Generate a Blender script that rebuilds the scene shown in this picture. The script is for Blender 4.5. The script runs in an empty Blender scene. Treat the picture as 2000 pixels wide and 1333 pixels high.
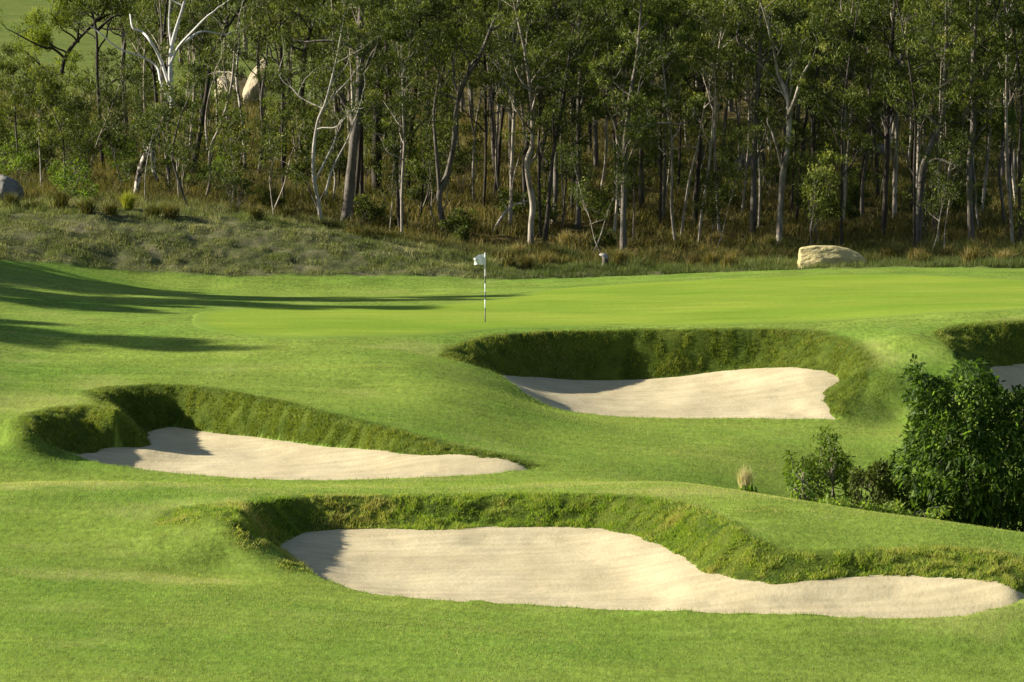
import bpy, math, random
import numpy as np
rng = np.random.default_rng(7); random.seed(7)
F, YH, H = 7000.0, 117.0, 8.0
TH = math.atan((666.5-YH)/F)
scene = bpy.context.scene
COL = scene.collection

# ---------------------------------------------------------------- survey helpers
def P(px, py, z=None, D=None):
    xc, yc = (px-1000)/F, -(py-666.5)/F
    d = np.array([xc, math.cos(TH)+yc*math.sin(TH), -math.sin(TH)+yc*math.cos(TH)])
    t = (z-H)/d[2] if D is None else D/d[1]
    return np.array([0,0,H])+t*d

def hash2(i, j, s):
    n = (i*374761393+j*668265263+s*1442695041) & 0xffffffff
    n = ((n ^ (n >> 13))*1274126177) & 0xffffffff
    return ((n ^ (n >> 16)) & 0xffff)/65535.0
def vnoise(x, y, s=0):
    xi, yi = np.floor(x).astype(np.int64), np.floor(y).astype(np.int64)
    fx, fy = x-xi, y-yi
    fx, fy = fx*fx*(3-2*fx), fy*fy*(3-2*fy)
    a, b = hash2(xi, yi, s), hash2(xi+1, yi, s)
    c, d = hash2(xi, yi+1, s), hash2(xi+1, yi+1, s)
    return (a*(1-fx)+b*fx)*(1-fy)+(c*(1-fx)+d*fx)*fy
def fbm(x, y, s=0, o=3):
    r, a, t = 0, 1, 0
    for k in range(o):
        r = r+a*vnoise(x*2**k+17.3*k, y*2**k+5.1*k, s+k); t += a; a *= .5
    return r/t
def sstep(a, b, x):
    t = np.clip((x-a)/(b-a), 0, 1); return t*t*(3-2*t)

# ---------------------------------------------------------------- survey points of the ground
pts = []
def Z(*rows):
    for px, py, z in rows: pts.append(P(px, py, z=z))
def DD(*rows):
    for px, py, D in rows: pts.append(P(px, py, D=D))
# foreground
Z((0,1333,-2.75),(500,1333,-2.9),(1000,1333,-3.0),(1500,1333,-3.15),(2000,1333,-3.35),
  (0,1250,-2.6),(500,1240,-2.72),(1000,1250,-2.85),(1600,1260,-3.0),(2000,1270,-3.15),
  (0,1160,-2.4),(400,1150,-2.45),(0,1080,-2.1),(250,1070,-2.1),(450,1090,-2.25),(120,1010,-1.8),(330,1010,-1.75),
  (100,943,-1.5),(300,944,-1.52),(0,948,-1.5),(420,950,-1.6))
DD((60,948,84.5),(250,952,84.5),(1500,1015,83.5),(1600,1040,83.5),(1750,1055,83),(1950,1100,82),(2150,1110,81))
Z((600,948,-1.72),(800,950,-1.75),(1000,945,-1.72),(1200,942,-1.72),(1350,945,-1.65),(1450,958,-1.6),(1540,976,-1.58),(1700,1010,-1.62),(1850,1046,-1.75),(2000,1064,-1.9),(2150,1078,-1.95),
  (1600,1020,-1.66),(1720,1045,-1.76))
# valley and middle ground
Z((1500,930,-2.5),(1700,910,-2.5),(1850,920,-2.55),(1350,905,-2.15),(1200,900,-2.0),(1100,880,-1.9),(1250,850,-1.92),(1450,860,-2.05),(1650,865,-2.2),(1750,820,-2.0),(1700,780,-1.5),(1760,700,-.55),(1740,740,-1.0),(1780,660,-.05),
  (50,900,-1.75),(0,860,-1.4),(0,800,-.95),(0,740,-.6),(0,690,-.25),(100,720,-.5),(250,700,-.4),(250,735,-.62),(500,700,-.38),(500,740,-.65),(700,680,-.22),(700,760,-.85),(800,830,-1.25),
  (800,720,-.5),(900,760,-.85),(950,860,-1.6),(1000,820,-1.45),(1080,920,-1.9),(850,800,-1.1))
# green and surrounds
Z((948,631,0),(400,650,-.05),(600,600,0),(450,615,.02),(1000,580,0),(800,640,0),(1200,620,0),(1200,560,-.02),(1500,600,.12),(1700,630,.12),(2000,598,.32),(1850,570,.28),(1500,555,.02),(2150,600,.35),(2150,560,.2),
  (0,580,.38),(0,612,.2),(0,650,.05),(200,560,.2),(0,540,.55),(200,620,.1),(250,655,-.08),(-150,580,.6),(-150,650,.3),(-150,720,-.1))
DD((0,505,133),(150,520,135),(300,535,136),(600,539,137),(900,544,138),(1050,546,138.5),(1200,541,139),(1500,528,139.5),(1800,522,139),(2000,526,138))
# bank and wood
DD((0,418,141.5),(0,400,147),(150,424,141),(300,436,141.5),(450,442,142),(600,455,142.5),(700,466,143),(800,485,143.5),(900,508,143.5),(700,462,149),(900,500,150),(1000,520,144),(1200,520,145),(1600,520,146),(1900,505,147),
   (0,370,160),(400,392,160),(700,425,160),(1000,452,160),(1400,462,160),(1900,462,160),
   (0,262,200),(500,290,200),(1000,318,200),(1500,330,200),(2000,322,200),
   (0,120,260),(1000,180,260),(2000,190,260),(0,-40,350),(1000,20,350),(2000,20,350))
pts += [np.array(p, float) for p in [(-120,500,34),(0,500,30),(120,500,28),(-200,900,70),(0,900,62),(200,900,60),
   (-60,150,3.2),(60,150,.8),(-60,110,1.5),(50,110,.8),(-50,70,-1.2),(45,70,-2.6),(-80,220,6),(80,220,4),(-100,340,16),(100,340,14),
   (-22,88,-1.0),(24,88,-2.2),(-20,50,-2.7),(0,50,-3.3),(20,50,-3.6),(0,25,2.2),(-25,25,2),(25,25,2),(0,8,6.1),(0,-15,6.4),(-30,-5,6),(30,-5,6),(0,38,-1.0),(0,44,-2.6)]]

# ---------------------------------------------------------------- bunkers: lip (grass edge), sand back edge, front edge
BK = [
 dict(name='near', lip=[(560,1085,-2.35),(495,1060,-1.98),(455,1030,-1.72),(450,1000,-1.55),(480,982,-1.54),(540,974,-1.62),(640,969,-1.66),(800,969,-1.68),(1000,966,-1.65),(1200,968,-1.58),(1340,985,-1.55),(1410,1015,-1.56),(1450,1045,-1.66),(1500,1070,-1.85),(1560,1084,-1.95),(1650,1082,-1.93),(1750,1078,-1.92),(1850,1075,-1.92),(1950,1085,-1.96),(2030,1110,-2.12),(2075,1145,-2.35)],
   sand=[(560,1078,-2.42),(552,1062,-2.4),(600,1040,-2.3),(700,1033,-2.27),(850,1036,-2.25),(1000,1030,-2.2),(1150,1032,-2.2),(1230,1045,-2.2),(1290,1070,-2.25),(1345,1102,-2.33),(1375,1120,-2.38),(1450,1134,-2.4),(1530,1140,-2.4),(1650,1132,-2.33),(1750,1127,-2.28),(1900,1134,-2.28),(1980,1150,-2.35)],
   front=[(2030,1168,-2.5),(1950,1188,-2.62),(1850,1200,-2.72),(1700,1204,-2.76),(1450,1200,-2.76),(1200,1190,-2.76),(1050,1181,-2.74),(900,1174,-2.7),(720,1161,-2.65),(650,1138,-2.56),(605,1116,-2.48)]),
 dict(name='middle', lip=[(52,840,-1.15),(58,815,-.98),(110,797,-.92),(190,795,-.92),(248,812,-.98),(182,770,-.74),(220,757,-.73),(300,751,-.7),(450,765,-.8),(600,800,-1.0),(750,838,-1.28),(870,868,-1.52),(960,886,-1.66),(1035,909,-1.84)],
   sand=[(165,888,-1.93),(215,876,-1.88),(288,871,-1.86),(292,846,-1.82),(338,835,-1.8),(400,843,-1.83),(500,855,-1.85),(600,868,-1.83),(700,878,-1.8),(800,888,-1.74),(900,892,-1.69),(985,900,-1.73),(1020,911,-1.84)],
   front=[(1038,918,-1.88),(950,926,-1.92),(850,932,-1.95),(750,936,-1.97),(620,938,-1.98),(500,936,-1.97),(370,927,-1.95),(250,913,-1.9),(160,893,-1.82),(95,868,-1.52)]),
 dict(name='far', lip=[(868,698,-.5),(885,680,-.34),(960,657,-.15),(1080,647,-.1),(1250,645,-.1),(1400,645,-.08),(1520,645,-.08),(1600,652,-.13),(1655,675,-.32),(1690,710,-.7),(1690,745,-1.1),(1660,785,-1.55),(1640,812,-1.84)],
   sand=[(975,733,-1.12),(1050,737,-1.38),(1130,743,-1.5),(1230,742,-1.52),(1300,738,-1.45),(1400,727,-1.27),(1480,720,-1.12),(1560,721,-1.04),(1615,729,-1.1),(1638,742,-1.25),(1612,765,-1.5),(1606,782,-1.64),(1618,806,-1.82)],
   front=[(1628,819,-1.9),(1540,819,-1.92),(1450,818,-1.92),(1300,818,-1.92),(1150,809,-1.82),(1085,797,-1.66),(1035,775,-1.38),(1005,752,-1.12),(965,728,-.86),(915,712,-.62)]),
 dict(name='right', lip=[(1832,660,-.12),(1832,648,.02),(1880,638,.12),(2000,629,.24),(2150,626,.28),(2280,640,.1),(2330,700,-.6),(2330,760,-1.4)],
   sand=[(1925,735,-1.15),(1950,718,-1.0),(2000,712,-.98),(2150,712,-1.0),(2240,735,-1.2),(2270,775,-1.6)],
   front=[(2250,795,-1.85),(2100,800,-1.85),(1950,796,-1.82),(1870,788,-1.68),(1862,776,-1.5),(1895,764,-1.3),(1925,745,-1.0),(1905,722,-.74),(1870,695,-.46)]),
]
for b in BK:
    for r in b['lip'][::1]+b['front'][::1]: Z(r)
pts = np.array(pts)

def tps_fit(p, lam):
    X = p[:, :2]/20.0; n = len(p)
    r2 = ((X[:, None]-X[None])**2).sum(-1)
    K = np.where(r2 > 0, .5*r2*np.log(np.maximum(r2, 1e-12)), 0)+lam*np.eye(n)
    Q = np.hstack([np.ones((n, 1)), X])
    A = np.block([[K, Q], [Q.T, np.zeros((3, 3))]])
    w = np.linalg.solve(A, np.concatenate([p[:, 2], np.zeros(3)]))
    return X, w
def tps_eval(m, x, y):
    X, w = m; out = np.empty(x.size); xx, yy = x.ravel()/20, y.ravel()/20
    for i in range(0, xx.size, 20000):
        a, b = xx[i:i+20000], yy[i:i+20000]
        r2 = (a[:, None]-X[None, :, 0])**2+(b[:, None]-X[None, :, 1])**2
        out[i:i+20000] = (.5*r2*np.log(np.maximum(r2, 1e-12)))@w[:-3]+w[-3]+w[-2]*a+w[-1]*b
    return out.reshape(x.shape)
BASE = tps_fit(pts, 2e-5)

def smooth_poly(p, n=6):
    p = np.array(p); N = len(p); out = []
    for i in range(N):
        a, b, c, d = p[i-1], p[i], p[(i+1) % N], p[(i+2) % N]
        for k in range(n):
            t = k/n
            out.append(b+(c-a)*.35*t+(3*(c-b)-(c-a)*.7-(d-b)*.35)*t*t+(2*(b-c)+(c-a)*.35+(d-b)*.35)*t**3)
    return np.array(out)
def poly_dist(x, y, poly):
    d = np.full(x.shape, 1e9)
    q = np.roll(poly, -1, 0)
    for (ax, ay), (bx, by) in zip(poly[:, :2], q[:, :2]):
        vx, vy = bx-ax, by-ay
        t = np.clip(((x-ax)*vx+(y-ay)*vy)/max(vx*vx+vy*vy, 1e-9), 0, 1)
        d = np.minimum(d, (x-ax-t*vx)**2+(y-ay-t*vy)**2)
    return np.sqrt(d)
def line_d2(x, y, pl):
    d = np.full(x.shape, 1e9)
    for (ax, ay), (bx, by) in zip(pl[:-1, :2], pl[1:, :2]):
        vx, vy = bx-ax, by-ay; t = np.clip(((x-ax)*vx+(y-ay)*vy)/max(vx*vx+vy*vy, 1e-9), 0, 1)
        d = np.minimum(d, (x-ax-t*vx)**2+(y-ay-t*vy)**2)
    return d
def poly_in(x, y, poly):
    r = np.zeros(x.shape, bool); q = np.roll(poly, -1, 0)
    for (ax, ay), (bx, by) in zip(poly[:, :2], q[:, :2]):
        c = (ay > y) != (by > y)
        r ^= c & (x < (bx-ax)*(y-ay)/((by-ay) if by != ay else 1e-9)+ax)
    return r

for b in BK:
    lip = [P(px, py, z=z) for px, py, z in b['lip']]
    fr = [P(px, py, z=z) for px, py, z in b['front']]
    sb = [P(px, py, z=z) for px, py, z in b['sand']]
    fs = []
    for p in fr: fs.append(np.array([p[0], p[1]+.28, p[2]-.14]))
    b['L'] = smooth_poly(lip+fr); b['F'] = np.array(fr)
    b['S'] = smooth_poly(sb+fs)
    b['sm'] = tps_fit(np.array(sb+fs), 2e-4)
    allp = np.vstack([b['L'], b['S']])
    b['bb'] = (allp[:, 0].min()-1.6, allp[:, 0].max()+1.6, allp[:, 1].min()-1.6, allp[:, 1].max()+1.6)
def warp(x, y):
    return x+(fbm(x*1.3, y*1.3, 51, 3)-.5)*.30, y+(fbm(x*1.5, y*1.2, 52, 3)-.5)*.34
def sand_z(b, x, y, dS):
    ins = sstep(0, 1.6, dS)
    return tps_eval(b['sm'], x, y)-.13*ins+(fbm(x*.8, y*.6, 40, 3)-.5)*.08*sstep(.05, .7, dS)

LAWN_EDGE = np.array([P(px, py, D=D)[:2] for px, py, D in [(-900,440,126),(-400,470,130),(0,505,133),(150,520,135),(300,535,136),(600,539,137),(900,544,138),(1050,546,138.5),(1200,541,139),(1500,528,139.5),(1800,522,139),(2000,526,138),(2500,540,136)]])
def lawn_edge_y(x): return np.interp(x, LAWN_EDGE[:, 0], LAWN_EDGE[:, 1])+(fbm(x*.7, x*0+3, 9)-.5)*.9

def ground(x, y):
    """height, rough(bunker grass), bank, wood, sandmask"""
    zb = tps_eval(BASE, x, y)
    zb += (fbm(x*.22, y*.22, 3, 2)-.5)*.07
    z = zb.copy(); rough = np.zeros_like(z); sandm = np.zeros_like(z)
    bank = sstep(-.15, .25, y-lawn_edge_y(x))
    wood = sstep(144.5, 150, y+5*sstep(900, 1150, 1000+7000*x/np.maximum(y, 1))+(fbm(x*.25, y*.25, 5)-.5)*4)  # starts nearer on the right: darker floor tone for the bank's shade
    far = sstep(232, 240, y)*sstep(700, 600, 1000+7000*x/np.maximum(y, 1))*sstep(420,700,y*0+600)
    wood *= 1-far; bank *= 1-far
    rg = bank*(1-sstep(155, 165, y))
    z += rg*((fbm(x*.9, y*.9, 21, 3)-.5)*.28+(fbm(x*3.1, y*3.1, 22, 2)-.5)*.12)
    z += wood*(fbm(x*.5, y*.5, 25, 3)-.5)*.4
    for b in BK:
        x0, x1, y0, y1 = b['bb']
        m = (x > x0) & (x < x1) & (y > y0) & (y < y1)
        if not m.any(): continue
        xx, yy = x[m], y[m]
        dL = poly_dist(xx, yy, b['L'])
        wx_, wy_ = warp(xx, yy); dS = poly_dist(wx_, wy_, b['S'])
        iL, iS = poly_in(xx, yy, b['L']), poly_in(wx_, wy_, b['S'])
        zs = sand_z(b, xx, yy, np.where(iS, dS, 0))
        t = dL/(dL+dS+1e-6)
        s = .18*t+.82*t*t*(3-2*t)
        zz = zb[m].copy()
        face = iL & ~iS
        lump = (fbm(xx*1.7, yy*1.7, 31, 2)-.5)*.18+(fbm(xx*5, yy*5, 33, 2)-.5)*.13
        zf = zz*(1-s)+zs*s+lump*np.clip(4*t*(1-t), 0, 1)*sstep(.1, .5, dL+dS)
        zz = np.where(face, zf, zz)
        zz = np.where(iS, zs-.16*sstep(0, .12, dS), zz)
        z[m] = zz
        wide = dL+dS
        out = np.where(iL, 1, (1-sstep(.0, .5+.8*(fbm(xx*.8, yy*.8, 36)-.5), dL))*.8)
        front = 1-sstep(.22, .5, np.sqrt(line_d2(xx, yy, b['F'])))              # narrow where sand meets the mown lip
        r = np.where(iS, 0, out*(1-front))
        rough[m] = np.maximum(rough[m], r)
        sandm[m] = np.maximum(sandm[m], iS*1.0)
    for px_, py_, z_, rx, ry, a in [(400,1015,-1.75,1.9,1.7,.75),(1700,715,-.7,.8,2.5,.6),(75,855,-1.35,.9,1.6,.5),(1480,1010,-1.7,.9,1.2,.4),(590,1112,-2.45,.5,.5,.8)]:
        q = P(px_, py_, z=z_)
        rough = np.maximum(rough, np.where(sandm > 0, 0, a*sstep(1.1, .35, np.sqrt(((x-q[0])/rx)**2+((y-q[1])/ry)**2)+(fbm(x*1.5, y*1.5, 39, 2)-.5)*.9)))
    return z, rough, bank, wood, sandm

# ---------------------------------------------------------------- ground grid
def grow(a, b, s0, k):
    r = [a]; s = s0
    while r[-1] < b: r.append(r[-1]+s); s *= k
    return np.array(r)
gx_r = grow(18.1, 420, .3, 1.12)
gx = np.concatenate([-gx_r[::-1], np.arange(-18, 18.01, .1), gx_r])
gy = np.concatenate([np.arange(-40, 58, 2.0), np.arange(58, 68.9, .25), np.arange(69, 109, .085), np.arange(109, 152, .3), grow(152, 900, .45, 1.018)])
GX, GY = np.meshgrid(gx, gy)
GZ, GR, GB, GW, GS = ground(GX, GY)
def gsample(A, x, y):
    i = np.clip(np.searchsorted(gx, x)-1, 0, len(gx)-2); j = np.clip(np.searchsorted(gy, y)-1, 0, len(gy)-2)
    fx = (x-gx[i])/(gx[i+1]-gx[i]); fy = (y-gy[j])/(gy[j+1]-gy[j])
    return (A[j, i]*(1-fx)+A[j, i+1]*fx)*(1-fy)+(A[j+1, i]*(1-fx)+A[j+1, i+1]*fx)*fy
def gz(x, y): return float(gsample(GZ, np.array([x]), np.array([y]))[0])
def hit(px, py, d0=60, d1=600):
    """where the sight line of the survey meets the ground"""
    xc, yc = (px-1000)/F, -(py-666.5)/F
    d = np.array([xc, math.cos(TH)+yc*math.sin(TH), -math.sin(TH)+yc*math.cos(TH)]); d /= d[1]
    t = np.arange(d0, d1, .25)
    below = H+d[2]*t < gsample(GZ, d[0]*t, t)
    k = int(np.argmax(below)) if below.any() else len(t)-1
    T = t[k]; return np.array([d[0]*T, T, gz(d[0]*T, T)])
def proj(x, y, z):
    dx, dy, dz = x, y, z-H
    dep = dy*math.cos(TH)-dz*math.sin(TH); up = dy*math.sin(TH)+dz*math.cos(TH)
    return 1000+F*dx/dep, 666.5-F*up/dep

def mesh(name, V, faces, mat, parent=None, smooth=False, attrs=None, loc=None):
    """faces: int array (n,k) or list of such arrays"""
    if not isinstance(faces, (list, tuple)): faces = [faces]
    me = bpy.data.meshes.new(name)
    V = np.asarray(V, np.float32)
    if loc is not None: V = V-np.asarray(loc, np.float32)
    me.vertices.add(len(V)); me.vertices.foreach_set('co', V.ravel())
    loops = np.concatenate([f.ravel() for f in faces]).astype(np.int32)
    tot = np.concatenate([np.full(len(f), f.shape[1]) for f in faces]).astype(np.int32)
    start = np.concatenate([[0], np.cumsum(tot)[:-1]]).astype(np.int32)
    me.loops.add(len(loops)); me.loops.foreach_set('vertex_index', loops)
    me.polygons.add(len(tot)); me.polygons.foreach_set('loop_start', start)
    try: me.polygons.foreach_set('loop_total', tot)
    except Exception: pass
    me.polygons.foreach_set('use_smooth', np.full(len(tot), smooth))
    for k, v in (attrs or {}).items():
        v = np.asarray(v, np.float32)
        if v.ndim == 1:
            a = me.attributes.new(k, 'FLOAT', 'POINT'); a.data.foreach_set('value', v)
        else:
            a = me.attributes.new(k, 'FLOAT_COLOR', 'POINT'); a.data.foreach_set('color', v.ravel())
    me.update(); me.validate()
    for m in (mat if isinstance(mat, (list, tuple)) else [mat]): me.materials.append(m)
    o = bpy.data.objects.new(name, me); COL.objects.link(o)
    if parent is not None: o.parent = parent
    if loc is not None and parent is None: o.location = [float(v) for v in loc]
    return o
def tag(o, label=None, cat=None, group=None, kind=None):
    if label: o['label'] = label
    if cat: o['category'] = cat
    if group: o['group'] = group
    if kind: o['kind'] = kind
    return o
def empty(name, loc, label, cat, group=None):
    o = bpy.data.objects.new(name, None); COL.objects.link(o); o.location = [float(v) for v in loc]
    o.empty_display_size = .2
    return tag(o, label, cat, group)
def grid_faces(nr, nc):
    i = np.arange((nr-1)*nc).reshape(nr-1, nc)[:, :-1].ravel()
    return np.stack([i, i+1, i+nc+1, i+nc], 1)
# ---------------------------------------------------------------- materials
def nmat(name):
    m = bpy.data.materials.new(name); m.use_nodes = True
    nt = m.node_tree; nt.nodes.clear()
    out = nt.nodes.new('ShaderNodeOutputMaterial')
    return m, nt, out
class G:
    def __init__(s, nt): s.nt = nt
    def n(s, t, **k):
        x = s.nt.nodes.new(t)
        for a, b in k.items(): setattr(x, a, b)
        return x
    def link(s, a, b): s.nt.links.new(a, b)
    def pos(s, sc=(1, 1, 1)):
        g = s.n('ShaderNodeNewGeometry'); m = s.n('ShaderNodeVectorMath', operation='MULTIPLY'); m.inputs[1].default_value = sc
        s.link(g.outputs['Position'], m.inputs[0]); return m.outputs[0]
    def opos(s, sc=(1, 1, 1)):
        g = s.n('ShaderNodeTexCoord'); m = s.n('ShaderNodeVectorMath', operation='MULTIPLY'); m.inputs[1].default_value = sc
        s.link(g.outputs['Object'], m.inputs[0]); return m.outputs[0]
    def noise(s, v, scale, detail=3, rough=.55):
        x = s.n('ShaderNodeTexNoise'); x.inputs['Scale'].default_value = scale; x.inputs['Detail'].default_value = detail; x.inputs['Roughness'].default_value = rough
        s.link(v, x.inputs['Vector']); return x.outputs['Fac']
    def ramp(s, f, stops):
        r = s.n('ShaderNodeValToRGB'); e = r.color_ramp.elements
        while len(e) < len(stops): e.new(.5)
        for q, (p, c) in zip(e, stops):
            q.position = p; q.color = (c, c, c, 1) if isinstance(c, (int, float)) else (*c, 1)
        s.link(f, r.inputs[0]); return r.outputs[0]
    def mix(s, f, a, b, mode='MIX'):
        x = s.n('ShaderNodeMix', data_type='RGBA', blend_type=mode)
        for ix, v in ((0, f), (6, a), (7, b)):
            sock = x.inputs[ix]
            if hasattr(v, 'is_output'): s.link(v, sock)
            elif isinstance(v, (int, float)): sock.default_value = v if ix == 0 else (v, v, v, 1)
            else: sock.default_value = (*v, 1)
        return x.outputs[2]
    def math(s, op, a, b=0.0, c=None):
        x = s.n('ShaderNodeMath', operation=op)
        for i, v in enumerate((a, b, c)):
            if v is None: continue
            if hasattr(v, 'is_output'): s.link(v, x.inputs[i])
            else: x.inputs[i].default_value = v
        return x.outputs[0]
    def attr(s, name, out='Fac'):
        x = s.n('ShaderNodeAttribute'); x.attribute_name = name; return x.outputs[out]
    def bump(s, h, strength=.5, dist=.02, normal=None):
        x = s.n('ShaderNodeBump'); x.inputs['Strength'].default_value = strength; x.inputs['Distance'].default_value = dist
        s.link(h, x.inputs['Height'])
        if normal is not None: s.link(normal, x.inputs['Normal'])
        return x.outputs[0]
    def bsdf(s, col, rough=.8, spec=.2, normal=None, sheen=0):
        x = s.n('ShaderNodeBsdfPrincipled')
        if hasattr(col, 'is_output'): s.link(col, x.inputs['Base Color'])
        else: x.inputs['Base Color'].default_value = (*col, 1)
        if hasattr(rough, 'is_output'): s.link(rough, x.inputs['Roughness'])
        else: x.inputs['Roughness'].default_value = rough
        x.inputs['Specular IOR Level'].default_value = spec
        if sheen: x.inputs['Sheen Weight'].default_value = sheen
        if normal is not None: s.link(normal, x.inputs['Normal'])
        return x.outputs[0]

LAWN_A, LAWN_B, LAWN_Y = (.128, .218, .030), (.200, .262, .044), (.40, .37, .14)
def lawn_colour(g):
    big = g.ramp(g.noise(g.pos((.10, .22, 0)), 1, 5, .6), [(.36, 0), (.64, 1)])
    c = g.mix(big, LAWN_A, LAWN_B)
    mid = g.ramp(g.noise(g.pos((.7, .35, .7)), 1, 4, .65), [(.35, .86), (.66, 1.12)])
    c = g.mix(1.0, c, mid, 'MULTIPLY')
    st = g.ramp(g.noise(g.pos((.5, 2.6, .5)), 1, 4, .65), [(.32, .84), (.68, 1.14)])
    c = g.mix(1.0, c, st, 'MULTIPLY')
    fine = g.ramp(g.noise(g.pos((9, 3.2, 9)), 1, 5, .75), [(.3, .55), (.7, 1.4)])
    c = g.mix(1.0, c, fine, 'MULTIPLY')
    # dry scuffed patches, more on the raised lips ('dry' is painted wear)
    dry = g.math('ADD', g.ramp(g.noise(g.pos((.32, .55, 0)), 1, 4, .6), [(.56, 0), (.76, .55)]), g.attr('dry'))
    dn = g.ramp(g.noise(g.pos((6, 4, 0)), 1, 4, .7), [(.3, .15), (.7, 1)])
    c = g.mix(g.math('MULTIPLY', dry, dn), c, LAWN_Y)
    return c
def make_ground():
    m, nt, out = nmat('ground_turf'); g = G(nt)
    lawn = lawn_colour(g)
    zone = g.n('ShaderNodeAttribute'); zone.attribute_name = 'zone'
    sep = g.n('ShaderNodeSeparateColor'); g.link(zone.outputs['Color'], sep.inputs[0])
    R, B, W = sep.outputs[0], sep.outputs[1], sep.outputs[2]
    rn = g.noise(g.pos((1.3, 1.3, 1.3)), 1, 5, .7)
    rough = g.mix(g.ramp(rn, [(.35, 0), (.65, 1)]), (.050, .080, .012), (.115, .145, .020))
    bn = g.noise(g.pos((.9, 1.2, .9)), 1, 5, .7)
    bank = g.ramp(bn, [(.3, (.06, .07, .03)), (.5, (.11, .12, .045)), (.62, (.17, .16, .085)), (.78, (.25, .22, .13))])
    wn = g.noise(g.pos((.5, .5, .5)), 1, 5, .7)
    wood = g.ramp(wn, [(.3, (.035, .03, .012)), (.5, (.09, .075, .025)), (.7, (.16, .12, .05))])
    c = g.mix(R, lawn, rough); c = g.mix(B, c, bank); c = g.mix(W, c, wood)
    fn = g.noise(g.pos((26, 14, 26)), 1, 4, .8)
    n1 = g.bump(fn, .7, .03)
    cn = g.noise(g.pos((9, 9, 9)), 1, 4, .8)
    n2 = g.bump(g.math('MULTIPLY', cn, g.math('MAXIMUM', R, B)), .8, .12, n1)
    g.link(g.bsdf(c, .9, .03, n2), out.inputs[0]); return m
def make_green():
    m, nt, out = nmat('putting_turf'); g = G(nt)
    big = g.ramp(g.noise(g.pos((.12, .22, 0)), 1, 4, .6), [(.36, 0), (.64, 1)])
    c = g.mix(big, (.155, .245, .022), (.225, .29, .034))
    st = g.ramp(g.noise(g.pos((.25, 1.6, 0)), 1, 4, .6), [(.3, .86), (.7, 1.12)])
    c = g.mix(1.0, c, st, 'MULTIPLY')
    fine = g.ramp(g.noise(g.pos((6, 2, 0)), 1, 3, .7), [(.3, .92), (.7, 1.08)])
    c = g.mix(1.0, c, fine, 'MULTIPLY')
    dk = g.attr('rim')
    c = g.mix(dk, c, (.150, .228, .036))
    g.link(g.bsdf(c, .85, .04, g.bump(g.noise(g.pos((30, 30, 30)), 1, 3, .7), .3, .01)), out.inputs[0]); return m
def make_sand():
    m, nt, out = nmat('bunker_sand'); g = G(nt)
    c = g.ramp(g.noise(g.pos((.8, .5, .8)), 1, 5, .6), [(.3, (.425, .355, .21)), (.7, (.53, .452, .28))])
    c = g.mix(1.0, c, g.ramp(g.noise(g.pos((.45, 3.2, .45)), 1, 4, .65), [(.35, .88), (.65, 1.07)]), 'MULTIPLY')
    c = g.mix(1.0, c, g.ramp(g.noise(g.pos((22, 12, 22)), 1, 4, .8), [(.3, .89), (.7, 1.07)]), 'MULTIPLY')
    n1 = g.bump(g.noise(g.pos((9, 5, 9)), 1, 5, .75), .4, .04)
    w = g.n('ShaderNodeTexWave', wave_type='BANDS', bands_direction='Y'); w.inputs['Scale'].default_value = .9; w.inputs['Distortion'].default_value = 9; w.inputs['Detail'].default_value = 3; w.inputs['Detail Scale'].default_value = .6
    g.link(g.pos((.25, 1, .25)), w.inputs['Vector'])
    n2 = g.bump(w.outputs['Fac'], .25, .03, n1)
    g.link(g.bsdf(c, .95, .1, n2), out.inputs[0]); return m
def leaf_mat(name, stops, transl=.35, rough=.45, spec=.35, hue=None):
    m, nt, out = nmat(name); g = G(nt)
    t = g.attr('tint')
    oi = g.n('ShaderNodeObjectInfo')
    f = g.math('ADD', t, g.math('MULTIPLY', g.math('SUBTRACT', oi.outputs['Random'], .5), .38))
    c = g.ramp(f, stops)
    a = g.bsdf(c, rough, spec)
    tr = g.n('ShaderNodeBsdfTranslucent'); g.link(g.mix(1.0, c, (1.25, 1.35, .6), 'MULTIPLY'), tr.inputs[0])
    mx = g.n('ShaderNodeMixShader'); mx.inputs[0].default_value = transl
    g.link(a, mx.inputs[1]); g.link(tr.outputs[0], mx.inputs[2]); g.link(mx.outputs[0], out.inputs[0]); return m
def bark_mat(name, light, dark, lo=.4, hi=.6, scale=(3, 3, .8), rough=.85):
    m, nt, out = nmat(name); g = G(nt)
    n = g.noise(g.opos(scale), 1, 5, .7)
    c = g.mix(g.ramp(n, [(lo, 0), (hi, 1)]), light, dark)
    c = g.mix(1.0, c, g.ramp(g.noise(g.opos((22, 22, 4)), 1, 3, .7), [(.3, .7), (.7, 1.15)]), 'MULTIPLY')
    g.link(g.bsdf(c, rough, .2, g.bump(g.noise(g.opos((14, 14, 2.5)), 1, 4, .7), .8, .05)), out.inputs[0]); return m
def rock_mat(name, a, b, dark):
    m, nt, out = nmat(name); g = G(nt)
    c = g.mix(g.noise(g.opos((1.3, 1.3, 1.5)), 1, 5, .6), a, b)
    c = g.mix(g.ramp(g.noise(g.opos((3.2, 3.2, 2.2)), 1, 5, .75), [(.56, 0), (.70, .7)]), c, dark)
    h = g.noise(g.opos((4, 4, 4)), 1, 6, .7)
    g.link(g.bsdf(c, .9, .15, g.bump(h, .9, .08)), out.inputs[0]); return m
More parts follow.
